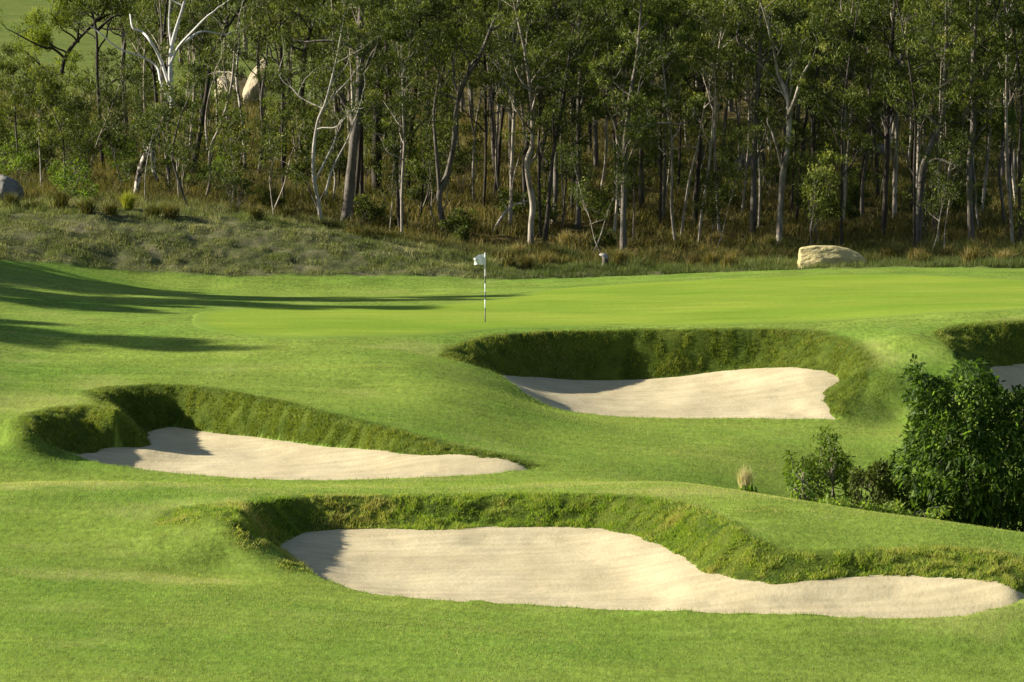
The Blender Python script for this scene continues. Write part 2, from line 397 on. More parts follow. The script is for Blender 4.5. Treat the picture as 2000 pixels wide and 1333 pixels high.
def plain_mat(name, col, rough=.6, spec=.3, transl=0):
    m, nt, out = nmat(name); g = G(nt)
    c = g.mix(g.ramp(g.noise(g.opos((8, 8, 8)), 1, 3), [(.3, 0), (.7, 1)]), col, tuple(v*.86 for v in col))
    s = g.bsdf(c, rough, spec)
    if transl:
        tr = g.n('ShaderNodeBsdfTranslucent'); g.link(c, tr.inputs[0])
        mx = g.n('ShaderNodeMixShader'); mx.inputs[0].default_value = transl
        g.link(s, mx.inputs[1]); g.link(tr.outputs[0], mx.inputs[2]); s = mx.outputs[0]
    g.link(s, out.inputs[0]); return m
M = dict(
 ground=make_ground(), green=make_green(), sand=make_sand(),
 lawn=leaf_mat('mown_blades', [(0, (.085, .155, .022)), (.5, (.198, .285, .052)), (.85, (.32, .36, .09)), (1, (.46, .42, .17))], .4, .6, .2),
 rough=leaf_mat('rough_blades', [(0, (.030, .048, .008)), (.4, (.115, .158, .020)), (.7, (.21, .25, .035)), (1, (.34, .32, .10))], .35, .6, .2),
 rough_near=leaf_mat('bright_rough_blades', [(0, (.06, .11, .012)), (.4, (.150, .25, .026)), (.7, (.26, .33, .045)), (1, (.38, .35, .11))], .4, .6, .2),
 bank=leaf_mat('bank_blades', [(0, (.045, .062, .018)), (.4, (.10, .130, .030)), (.7, (.19, .20, .065)), (1, (.42, .37, .21))], .3, .7, .15),
 dry=leaf_mat('dry_blades', [(0, (.04, .045, .012)), (.35, (.11, .105, .025)), (.6, (.20, .15, .045)), (.85, (.30, .235, .09)), (1, (.46, .39, .22))], .28, .7, .15),
 gum=leaf_mat('gum_leaves', [(0, (.022, .030, .009)), (.4, (.062, .082, .014)), (.7, (.138, .165, .026)), (1, (.29, .29, .055))], .26, .6, .13),
 gumy=leaf_mat('yellow_gum_leaves', [(0, (.06, .085, .014)), (.5, (.14, .18, .022)), (1, (.26, .28, .05))], .45, .6, .15),
 bushl=leaf_mat('dark_bush_leaves', [(0, (.022, .042, .010)), (.35, (.070, .125, .020)), (.7, (.15, .23, .032)), (1, (.28, .34, .07))], .5, .5, .22),
 limel=leaf_mat('lime_leaves', [(0, (.06, .10, .015)), (.5, (.10, .15, .018)), (1, (.22, .29, .035))], .45, .6, .15),
 yellow=leaf_mat('yellow_blades', [(0, (.10, .12, .015)), (.6, (.24, .25, .03)), (1, (.42, .40, .08))], .4, .6, .2),
 straw=leaf_mat('straw_blades', [(0, (.35, .29, .15)), (1, (.62, .55, .36))], .4, .7, .1),
 pale=bark_mat('pale_bark', (.42, .38, .32), (.20, .175, .14), .45, .75),
 white_bark=bark_mat('white_bark', (.56, .54, .50), (.36, .34, .31), .5, .8),
 cream=bark_mat('cream_bark', (.42, .37, .29), (.16, .13, .095), .42, .6),
 grey=bark_mat('grey_bark', (.17, .148, .118), (.06, .05, .038), .4, .62),
 dark=bark_mat('dark_bark', (.07, .057, .042), (.028, .022, .017), .4, .62),
 mott=bark_mat('mottled_bark', (.60, .54, .45), (.05, .04, .032), .44, .52, (5, 5, 2.2)),
 rock=rock_mat('pale_sandstone', (.52, .44, .22), (.36, .30, .13), (.13, .12, .05)),
 rockc=rock_mat('cream_sandstone', (.44, .38, .25), (.33, .28, .18), (.17, .15, .10)),
 rockg=rock_mat('grey_granite', (.23, .22, .19), (.14, .135, .12), (.06, .06, .05)),
 white=plain_mat('white_paint', (.8, .8, .8), .4, .4), black=plain_mat('black_paint', (.02, .02, .02), .4, .4),
 cloth=plain_mat('white_cloth', (.82, .82, .84), .8, .1, .25),
)
# ---------------------------------------------------------------- camera, sky, sun
cam = bpy.data.cameras.new('camera'); co = bpy.data.objects.new('camera', cam); COL.objects.link(co)
co.location = (0, 0, H); co.rotation_euler = (math.pi/2-TH, 0, 0)
cam.sensor_width = 36; cam.lens = F*36/2000; cam.clip_start = .5; cam.clip_end = 3000
cam.dof.use_dof = True; cam.dof.focus_distance = 118; cam.dof.aperture_fstop = 6.3
scene.camera = co
SUN_EL, SUN_AZ = math.radians(24), math.radians(8)      # azimuth: from the left, a little beyond the green
sd = np.array([-math.cos(SUN_AZ)*math.cos(SUN_EL), math.sin(SUN_AZ)*math.cos(SUN_EL), math.sin(SUN_EL)])
from mathutils import Vector
sl = bpy.data.lights.new('sun', 'SUN'); sl.energy = 4.6; sl.angle = math.radians(.5); sl.color = (1, .93, .80)
so = bpy.data.objects.new('sun', sl); COL.objects.link(so); so.location = (-40, 60, 40)
so.rotation_euler = Vector(sd).to_track_quat('Z', 'Y').to_euler()
w = bpy.data.worlds.new('World'); scene.world = w; w.use_nodes = True
wn = w.node_tree; bg = wn.nodes['Background']
sk = wn.nodes.new('ShaderNodeTexSky'); sk.sky_type = 'NISHITA'; sk.sun_disc = False
sk.sun_elevation = SUN_EL; sk.sun_rotation = math.atan2(sd[0], sd[1])
wn.links.new(sk.outputs[0], bg.inputs[0]); bg.inputs[1].default_value = .05
scene.view_settings.view_transform = 'Standard'; scene.view_settings.look = 'None'; scene.view_settings.exposure = 1.38
scene.view_settings.gamma = 1
scene.cycles.max_bounces = 6; scene.cycles.diffuse_bounces = 3; scene.cycles.transparent_max_bounces = 4

# ---------------------------------------------------------------- ground sheet
V = np.stack([GX, GY, GZ], -1).reshape(-1, 3)
# wear: dry scuffed grass on bunker lips and mound crests
dry = np.zeros_like(GZ)
for (px, py, z, rx, ry, a) in [(190,750,-.68,1.1,2.0,.5),(60,790,-.9,1.5,2.0,.35),(180,945,-1.5,3.2,1.3,.6),(380,1000,-1.75,2.2,1.2,.35),(230,1110,-2.2,2.6,.8,.55),(1120,725,-.4,.2,.2,0),(830,680,-.3,1.6,1.4,.35),(980,880,-1.7,1.2,1.2,.3),
     (1500,960,-1.55,3.2,1.5,.45),(1900,1072,-1.5,3,1.6,.4),(1700,672,-.2,.8,1.5,.4),(1560,560,0,.1,.1,0),(700,955,-1.75,2.2,.8,.4),(1150,955,-1.7,3,.8,.35),(470,960,-1.6,1.5,1,.3)]:
    q = P(px, py, z=z)
    n_ = fbm(GX*1.2, GY*1.2, int(px) % 50, 3)
    dry = np.maximum(dry, a*sstep(1.15, .3, np.sqrt(((GX-q[0])/rx)**2+((GY-q[1])/ry)**2)+(n_-.5)*1.2))
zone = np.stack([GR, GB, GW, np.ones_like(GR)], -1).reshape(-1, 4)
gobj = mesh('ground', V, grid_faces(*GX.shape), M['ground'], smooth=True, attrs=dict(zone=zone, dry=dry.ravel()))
tag(gobj, kind='structure')

# ---------------------------------------------------------------- sand sheets
SAND_LABEL = {'near': ('nearest sand bunker, long and pale, running off the right of the frame',),
 'middle': ('middle sand bunker on the left with a dark shadowed pocket',),
 'far': ('sand bunker cut under the front of the putting green below the flag',),
 'right': ('shaded sand bunker behind the dark bush at the right edge',)}
for b in BK:
    x0, x1, y0, y1 = b['bb']; st = .07
    X, Y = np.meshgrid(np.arange(x0, x1, st), np.arange(y0, y1, st))
    wx_, wy_ = warp(X, Y); iS = poly_in(wx_, wy_, b['S']); dS = poly_dist(wx_, wy_, b['S'])
    keepv = iS | (dS < .11)
    Zs = sand_z(b, X, Y, np.where(iS, dS, 0))+.004
    fc = grid_faces(*X.shape); kf = keepv.ravel()[fc].all(1); fc = fc[kf]
    used = np.unique(fc); rm = np.full(X.size, -1); rm[used] = np.arange(len(used))
    Vs = np.stack([X, Y, Zs], -1).reshape(-1, 3)[used]
    o = mesh('bunker_sand', Vs, rm[fc], M['sand'], smooth=True)
    tag(o, SAND_LABEL[b['name']][0], None, 'sand bunkers around the green', 'structure')

# ---------------------------------------------------------------- putting green (a mown sheet 12 mm above the ground)
go = [(372,630),(385,612),(470,603),(640,598),(800,598),(930,590),(1000,580),(1060,568),(1200,557),(1400,547),(1600,539),(1800,538),(1950,545),(2100,556),(2300,575),(2300,600),(2100,603),(2000,606),(1850,613),(1700,624),(1550,634),(1400,637),(1200,638),(1000,645),(880,655),(760,660),(600,662),(450,655),(385,643)]
GO = smooth_poly([hit(px, py, 80, 145) for px, py in go], 5)
X, Y = np.meshgrid(np.arange(-12, 26, .12), np.arange(98, 138, .16))
iS = poly_in(X, Y, GO); dS = poly_dist(X, Y, GO)
# pull the outermost row of vertices onto the outline
Q = GO[:, :2]
near = (dS < .16)
xf, yf = X.copy(), Y.copy()
for j, i in zip(*np.nonzero(near & ~iS)):
    k = np.argmin((Q[:, 0]-X[j, i])**2+(Q[:, 1]-Y[j, i])**2)
    best = None
    for a, c in ((k-1, k), (k, (k+1) % len(Q))):
        v = Q[c]-Q[a]; t = np.clip(((X[j, i]-Q[a][0])*v[0]+(Y[j, i]-Q[a][1])*v[1])/max(v@v, 1e-9), 0, 1); p = Q[a]+t*v
        d_ = (p[0]-X[j, i])**2+(p[1]-Y[j, i])**2
        if best is None or d_ < best[0]: best = (d_, p)
    xf[j, i], yf[j, i] = best[1]
kv = iS | near
fc = grid_faces(*X.shape); fc = fc[kv.ravel()[fc].all(1)]
used = np.unique(fc); rm = np.full(X.size, -1); rm[used] = np.arange(len(used))
zg = gsample(GZ, xf.ravel(), yf.ravel())+np.where(iS, .014*sstep(0, .25, dS), -.012).ravel()+.001
Vs = np.stack([xf.ravel(), yf.ravel(), zg], -1)[used]
rim = (np.where(iS, 1-sstep(.0, .8, dS), 1)*.8).ravel()[used]
o = mesh('putting_green', Vs, rm[fc], M['green'], smooth=True, attrs=dict(rim=rim))
tag(o, kind='structure')
# ---------------------------------------------------------------- grass blades
def blades(name, x, y, h, width, tint, mat, label, cat, lean=.5, seg2=False, zoff=-.01, nrm_lean=None):
    n = len(x); z = gsample(GZ, x, y)+zoff
    a = rng.uniform(0, 2*math.pi, n); L = rng.uniform(0, lean, n)*h
    b = rng.uniform(0, 2*math.pi, n)
    lx, ly = np.cos(b)*L, np.sin(b)*L
    if nrm_lean is not None: lx = lx+nrm_lean[0]*h; ly = ly+nrm_lean[1]*h
    wx, wy = np.cos(a)*width*.5, np.sin(a)*width*.5
    p0 = np.stack([x-wx, y-wy, z], 1); p1 = np.stack([x+wx, y+wy, z], 1)
    if seg2:
        mx, my, mz = x+lx*.35, y+ly*.35, z+h*.62
        q0 = np.stack([mx-wx*.75, my-wy*.75, mz], 1); q1 = np.stack([mx+wx*.75, my+wy*.75, mz], 1)
        tp = np.stack([x+lx*1.1, y+ly*1.1, z+h*.98], 1)
        V = np.stack([p0, p1, q1, q0, tp], 1).reshape(-1, 3); i = np.arange(n)*5
        f = [np.stack([i, i+1, i+2, i+3], 1), np.stack([i+3, i+2, i+4], 1)]
        T = np.repeat(tint, 5)
    else:
        tp = np.stack([x+lx, y+ly, z+h], 1)
        V = np.stack([p0, p1, tp], 1).reshape(-1, 3); i = np.arange(n)*3
        f = np.stack([i, i+1, i+2], 1); T = np.repeat(tint, 3)
    o = mesh(name, V, f, mat, attrs=dict(tint=T))
    return tag(o, label, cat, None, 'stuff')
def cand(x0, x1, y0, y1, n): return rng.uniform(x0, x1, n), rng.uniform(y0, y1, n)
def in_view(x, y, mrg=60):
    px, py = proj(x, y, gsample(GZ, x, y)); return (px > -mrg) & (px < 2000+mrg) & (py < 1333+mrg)
# slope of the ground, for denser planting on steep faces
dzy, dzx = np.gradient(GZ, gy, gx)
STEEP = np.sqrt(1+dzx**2+dzy**2)

# mown turf: very short blades where the turf is nearest
x, y = cand(-13, 15, 60, 104, 900000)
m = in_view(x, y, 20)&(gsample(GR, x, y) < .4)&(gsample(GS, x, y) < .01)&(rng.uniform(0, 1, len(x)) < np.clip(1.5-(y-60)/40, .35, 1))
x, y = x[m], y[m]; n = len(x)
t = np.clip(.1+.55*fbm(x*.35, y*.25, 61, 4)+.35*fbm(x*5, y*2.5, 63, 3)-.05+rng.normal(0, .15, n), 0, 1)
dr = gsample(dry.reshape(GX.shape), x, y)
t = np.clip(t+dr*.45, 0, 1)
blades('fairway_grass', x, y, rng.uniform(.022, .05, n), rng.uniform(.008, .016, n), t, M['lawn'], 'short mown bright green turf over the fairway and mounds', 'grass', .8)

# unmown bunker faces
for b, dens, lab in zip(BK, (2100, 2100, 1800, 1500), ('shaggy green grass on the slopes around the nearest bunker', 'short clumpy grass on the banks of the middle left bunker', 'dark clumpy grass on the steep face under the green', 'dark shaded grass on the bunker face at the right edge')):
    x0, x1, y0, y1 = b['bb']
    n = int((x1-x0)*(y1-y0)*dens*2)
    x, y = cand(x0, x1, y0, y1, n)
    rr = gsample(GR, x, y); st = gsample(STEEP, x, y)
    dS = np.where(poly_in(*warp(x, y), b['S']), -1, 1)
    clump = fbm(x*5, y*5, 71, 2)
    m = (rng.uniform(0, 1, n) < rr*np.clip(st/2.6, .3, 1)*np.clip(clump*3.6-1.15, .05, 1))&(dS > 0)&(rr > .12)
    x, y, rr, clump = x[m], y[m], rr[m], clump[m]; n = len(x)
    h = rng.uniform(.035, .085, n)*np.clip(rr, .3, 1)*(.35+1.3*clump)*(1.0 if b['name'] != 'near' else 1.15)
    t = np.clip(-.12+.7*fbm(x*.6, y*.6, 73, 3)+.55*clump+rng.normal(0, .15, n), 0, 1)
    if b['name'] == 'near':
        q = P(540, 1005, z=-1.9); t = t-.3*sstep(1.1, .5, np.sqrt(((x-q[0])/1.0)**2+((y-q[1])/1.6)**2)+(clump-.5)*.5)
        t = np.clip(t+.13+.28*sstep(.52, .68, fbm(x*.55, y*.9, 77, 3)), 0, 1)
    gxs, gys = gsample(dzx, x, y), gsample(dzy, x, y); k = np.sqrt(1+gxs**2+gys**2)
    nl = (np.clip(-gxs/k*.55, -.6, .6), np.clip(-gys/k*.55, -.6, .6))
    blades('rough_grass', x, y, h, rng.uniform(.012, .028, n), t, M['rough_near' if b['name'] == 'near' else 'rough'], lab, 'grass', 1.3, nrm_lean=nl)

# uncut blades hanging over the front edges of the sand
ex_, ey_ = [], []
for b in BK:
    fl = b['F']; s_ = np.concatenate([[0], np.cumsum(np.linalg.norm(np.diff(fl[:, :2], axis=0), axis=1))]); q = rng.uniform(0, s_[-1], int(s_[-1]*170))
    keep_ = rng.uniform(0, 1, len(q)) < np.clip(fbm(q*2.5, q*0+b['bb'][0], 66, 2)*2.4-.6, .08, 1); q = q[keep_]
    ex_.append(np.interp(q, s_, fl[:, 0])+rng.normal(0, .03, len(q))); ey_.append(np.interp(q, s_, fl[:, 1])+rng.uniform(-.06, .16, len(q)))
x, y = np.concatenate(ex_), np.concatenate(ey_); n = len(x)
blades('edge_grass', x, y, rng.uniform(.04, .10, n), rng.uniform(.008, .016, n), np.clip(rng.normal(.42, .2, n), 0, 1), M['lawn'], 'uncut grass blades hanging over the front edges of the bunkers', 'grass', .9)

# rough bank behind the green
x, y = cand(-26, 27, 131, 153, 560000)
m = in_view(x, y, 60)
px, py = proj(x, y, gsample(GZ, x, y))
e = y-lawn_edge_y(x)
cl = fbm(x*1.6, y*1.6, 81, 3)
bare = fbm(x*.5, y*.9, 83, 3)
m &= (e > .1)&(rng.uniform(0, 1, len(x)) < np.clip((cl-.3)*3.2, .3, 1)*np.clip(1.6-1.1*sstep(.5, .7, bare), .5, 1))
x, y, cl, e, px = x[m], y[m], cl[m], e[m], px[m]; n = len(x)
h = rng.uniform(.03, .13, n)*(.2+1.7*cl**1.5*1.4)*(1+1.3*sstep(700, 1100, px)*fbm(x*.8, y*.8, 88, 2)*1.6+1.4*sstep(6, 9.5, e))
grn = sstep(5, .5, e)*.5
t = np.clip(.15+.75*fbm(x*.5, y*.5, 85, 3)+rng.normal(0, .2, n)-.05*grn-.3*sstep(850, 1150, px), 0, 1)  # right end tinted darker to stand in for tree shade
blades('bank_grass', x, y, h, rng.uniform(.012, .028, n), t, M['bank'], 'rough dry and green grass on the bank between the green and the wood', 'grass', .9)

# long grass under the trees
x, y = cand(-40, 42, 143, 236, 720000)
m = in_view(x, y, 120)
px, py = proj(x, y, gsample(GZ, x, y))
cl = fbm(x*.7, y*.7, 91, 3)
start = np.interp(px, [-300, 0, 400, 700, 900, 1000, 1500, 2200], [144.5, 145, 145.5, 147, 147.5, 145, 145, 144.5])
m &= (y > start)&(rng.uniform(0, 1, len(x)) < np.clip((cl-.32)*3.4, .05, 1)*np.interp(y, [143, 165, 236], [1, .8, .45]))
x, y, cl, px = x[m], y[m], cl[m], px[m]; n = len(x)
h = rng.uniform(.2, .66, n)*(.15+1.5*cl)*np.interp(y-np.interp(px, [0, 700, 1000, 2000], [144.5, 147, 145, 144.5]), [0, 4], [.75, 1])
t = np.clip(.12+.65*fbm(x*.22, y*.22, 93, 3)-.16*sstep(900, 1500, px)-.14*sstep(950, 700, px)+rng.normal(0, .17, n), 0, 1)  # wood shade painted in as darker blades to the right; left end greener
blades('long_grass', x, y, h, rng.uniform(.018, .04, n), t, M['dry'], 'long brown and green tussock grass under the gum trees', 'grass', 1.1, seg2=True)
# ---------------------------------------------------------------- tubes, leaves, trees
def cat_path(p, n=4):
    p = np.asarray(p, float)
    if len(p) < 3: return p
    out = []
    q = np.vstack([2*p[0]-p[1], p, 2*p[-1]-p[-2]])
    for i in range(1, len(q)-2):
        a, b, c, d = q[i-1:i+3]
        for k in range(n):
            t = k/n
            out.append(.5*((2*b)+(c-a)*t+(2*a-5*b+4*c-d)*t*t+(3*b-a-3*c+d)*t**3))
    out.append(p[-1]); return np.array(out)
class Tubes:
    def __init__(s): s.V = []; s.F = []; s.n = 0
    def add(s, path, rad, sides=6):
        path = np.asarray(path, float); m = len(path)
        rad = np.interp(np.linspace(0, 1, m), np.linspace(0, 1, len(rad)), rad) if len(rad) != m else np.asarray(rad)
        T = np.gradient(path, axis=0); T /= np.linalg.norm(T, axis=1)[:, None]+1e-9
        ref = np.array([.31, .95, .05]) if abs(T[0][2]) > .5 else np.array([0, 0, 1.])
        A = np.cross(T, ref); A /= np.linalg.norm(A, axis=1)[:, None]+1e-9
        B = np.cross(T, A); th = np.linspace(0, 2*math.pi, sides, endpoint=False)
        ring = path[:, None]+rad[:, None, None]*(np.cos(th)[None, :, None]*A[:, None]+np.sin(th)[None, :, None]*B[:, None])
        s.V.append(ring.reshape(-1, 3)); i = np.arange(m-1)[:, None]*sides; j = np.arange(sides)[None]; k = (j+1) % sides
        s.F.append(np.stack([i+j, i+k, i+k+sides, i+j+sides], -1).reshape(-1, 4)+s.n)
        s.n += m*sides
        # end cap
        s.V.append((path[-1]+T[-1]*rad[-1]*.6)[None]); c = s.n; s.n += 1
        base = c-sides; cap = np.stack([base+np.arange(sides), base+(np.arange(sides)+1) % sides, np.full(sides, c), np.full(sides, c)], -1)
        s.C = getattr(s, 'C', []); s.C.append(cap[:, :3])
    def build(s, name, mat, parent=None, loc=None):
        V = np.vstack(s.V)
        if loc is not None: V = V-np.asarray(loc)
        return mesh(name, V, [np.vstack(s.F), np.vstack(s.C)], mat, parent, smooth=True)
def leaves(centres, n_each, rad, length, width, droop=.7, flat=.75):
    """narrow drooping leaves scattered round each centre -> (V, F, tint)"""
    C = np.repeat(np.asarray(centres), n_each, 0); n = len(C)
    base_t = np.repeat(rng.normal(.45, .13, len(centres)), n_each)
    R = np.repeat(rng.uniform(.65, 1.3, len(centres)), n_each)*rad
    u = rng.normal(0, 1, (n, 3)); u /= np.linalg.norm(u, axis=1)[:, None]
    off = u*(rng.uniform(.15, 1, n)**.6*R)[:, None]; off[:, 2] *= flat
    c = C+off
    d = rng.normal(0, 1, (n, 3)); d /= np.linalg.norm(d, axis=1)[:, None]; d[:, 2] -= droop*rng.uniform(.4, 1.8, n)
    d /= np.linalg.norm(d, axis=1)[:, None]
    w = np.cross(d, rng.normal(0, 1, (n, 3))); w /= np.linalg.norm(w, axis=1)[:, None]+1e-9
    L = rng.uniform(.65, 1.25, n)*length; W = rng.uniform(.7, 1.3, n)*width
    V = np.stack([c-d*L[:, None]*.5, c+w*W[:, None]*.5-d*L[:, None]*.1, c+d*L[:, None]*.5, c-w*W[:, None]*.5-d*L[:, None]*.1], 1).reshape(-1, 3)
    i = np.arange(n)*4; f = np.stack([i, i+1, i+2, i+3], 1)
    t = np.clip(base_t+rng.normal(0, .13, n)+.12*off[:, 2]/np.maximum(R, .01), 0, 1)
    return V, f, np.repeat(t, 4)
def limb(start, dirn, length, r0, tubes, tips, depth=0, curl=.25, sides=5, up=.25, nsub=3):
    n = 6; p = [np.array(start, float)]; d = np.array(dirn, float); d /= np.linalg.norm(d)
    for i in range(n):
        d = d+rng.normal(0, curl, 3)*[1, 1, .7]+[0, 0, up*.25]; d /= np.linalg.norm(d); p.append(p[-1]+d*length/n)
    p = np.array(p); tubes.add(cat_path(p, 2), [r0, r0*.75, r0*.4], sides)
    if depth <= 0:
        tips.append(p[-1]); tips.append(p[-3]+rng.normal(0, .12, 3)); return
    for k in range(nsub):
        a = p[rng.integers(2, n+1)]; q = rng.normal(0, 1, 3); q[2] = abs(q[2])*.5; q /= np.linalg.norm(q)
        limb(a, d*.55+q, length*rng.uniform(.45, .7), r0*.45, tubes, tips, depth-1, curl, 4, up, nsub)
    tips.append(p[-1])
def grow_tree(root, path, rad, bark, leafm, crown_from=.45, nbr=9, brlen=2.2, n_leaf=70, leaf_rad=.5, leaf=(.22, .045), extra=(), depth=1, sides=8, spread=1.0, droop=.7, twist=.25, leafy=0):
    """trunk + crown as children of root; path in root space"""
    p = cat_path(path, 4)
    seg = np.linalg.norm(np.diff(p, axis=0), axis=1); s = np.concatenate([[0], np.cumsum(seg)]); s /= s[-1]
    tb = Tubes(); tips = []
    rr = np.interp(s, np.linspace(0, 1, len(rad)), rad)
    rr = rr*(1+.10*np.sin(s*37+rng.uniform(0, 6)))
    rr[0] *= 1.35
    tb.add(p, rr, sides)
    for ep, er in extra: tb.add(cat_path(ep, 4), er, 6)
    for ep, er in extra:
        for q in range(leafy):
            a = ep[rng.integers(1, len(ep))]; limb(a, rng.normal(0, 1, 3)*[1, 1, .5]+[0, 0, .6], brlen*.5, er[-1]*.7, tb, tips, 1, .25)
        if er[-1] < .06 and rng.uniform() < .8: limb(ep[-1], np.array(ep[-1])-ep[-2]+[0, 0, .1], brlen*.6, er[-1]*.9, tb, tips, 0, .25)
    for k in range(nbr):
        f = crown_from+(1-crown_from)*((k+rng.uniform(0, 1))/nbr); i = int(np.searchsorted(s, f)); i = min(i, len(p)-1)
        a = rng.uniform(0, 2*math.pi); e = rng.uniform(.35, 1.1)
        L = brlen*rng.uniform(.6, 1.25)*(1.15-.5*(f-crown_from)/(1-crown_from))
        limb(p[i], (math.cos(a)*spread, math.sin(a)*spread, e), L, min(rr[i]*.6, .02*L+.015), tb, tips, depth, twist)
    tips.append(p[-1])
    tb.build('trunk', bark, root)
    if n_leaf:
        V, f, t = leaves(np.array(tips), n_leaf, leaf_rad, leaf[0], leaf[1], droop)
        mesh('crown', V, f, leafm, root, attrs=dict(tint=t))
def copy_tree(root, loc, rz, sc, label, group):
    r = root.copy(); COL.objects.link(r); r.location = [float(v) for v in loc]; r.rotation_euler = (0, 0, rz); r.scale = (sc, sc, sc)
    r['label'] = label
    if group: r['group'] = group
    for ch in root.children:
        c = ch.copy(); COL.objects.link(c); c.parent = r
    return r
GT = 'gum trees of the wood behind the green'
def place_label(px):
    names = [(-400, 'at the far left'), (110, 'right of the grey boulder'), (230, 'left of the white forked gum'), (345, 'right of the white forked gum'), (450, 'below the cream rock outcrop'), (560, 'left of the big forked grey gum'), (705, 'right of the big forked grey gum'), (830, 'left of the white flag'), (950, 'right of the white flag'), (1080, 'above the pale stump'), (1230, 'right of the pale stump'), (1400, 'left of the sandstone boulder'), (1560, 'above the sandstone boulder'), (1740, 'right of the sandstone boulder'), (1880, 'at the far right')]
    r = names[0][1]
    for a, n in names:
        if px >= a: r = n
    return r
# ---------------------------------------------------------------- traced gum trees of the front of the wood
def hero(base, rest, w, bark, label, height=13, branches=(), crown_from=None, nbr=9, n_leaf=60, brlen=2.2, leafm='gum', D=None, name='gum_tree', cat='tree', depth=1, leafy=0, wob=.25, lean=None, leaf_rad=.5, group=GT, leaf=(.22, .045)):
    B = hit(*base) if D is None else P(base[0], base[1], D=D)
    if D is not None: B[2] = gz(B[0], B[1])
    sc = B[1]/F; root = empty(name, B, label, cat, group)
    rs = np.random.default_rng(int(base[0]*7+base[1]))
    def W(px, py, k): 
        q = P(px, py, D=B[1]+k); return q-B
    path = [np.array([0, 0, -.25]), np.zeros(3)]; k = 0
    for px, py in rest: k += rs.normal(0, wob); path.append(W(px, py, k))
    top = path[-1]
    if height and top[2] < height-1:
        d = np.array(path[-1])-path[-2]; d /= np.linalg.norm(d)
        n = max(2, int((height-top[2])/1.8)); cur = top.copy()
        for i in range(n):
            d = d+rs.normal(0, .10, 3); d[2] = max(d[2], .75); d /= np.linalg.norm(d); cur = cur+d*(height-top[2])/n; path.append(cur.copy())
    path = np.array(path); tot = path[-1][2]
    r0 = w*sc*.5
    ex = []
    for br in branches:
        bw, bp = br; q = [W(x, y, rs.normal(0, .2)) for x, y in bp]
        # start the branch on the trunk's depth
        i = np.argmin(np.abs(path[:, 2]-q[0][2])); q[0][1] = path[i][1]
        for j in range(1, len(q)): q[j][1] = q[j-1][1]+rs.normal(0, wob+.12)
        ex.append((np.array(q), [bw*sc*.5, bw*sc*.38, bw*sc*.22]))
    cf = crown_from if crown_from is not None else .42
    grow_tree(root, path, [r0, r0*.86, r0*.7, r0*.45, r0*.15], M[bark], M[leafm], cf, nbr, brlen, n_leaf, leaf_rad, leaf, ex, depth, leafy=leafy)
    return root
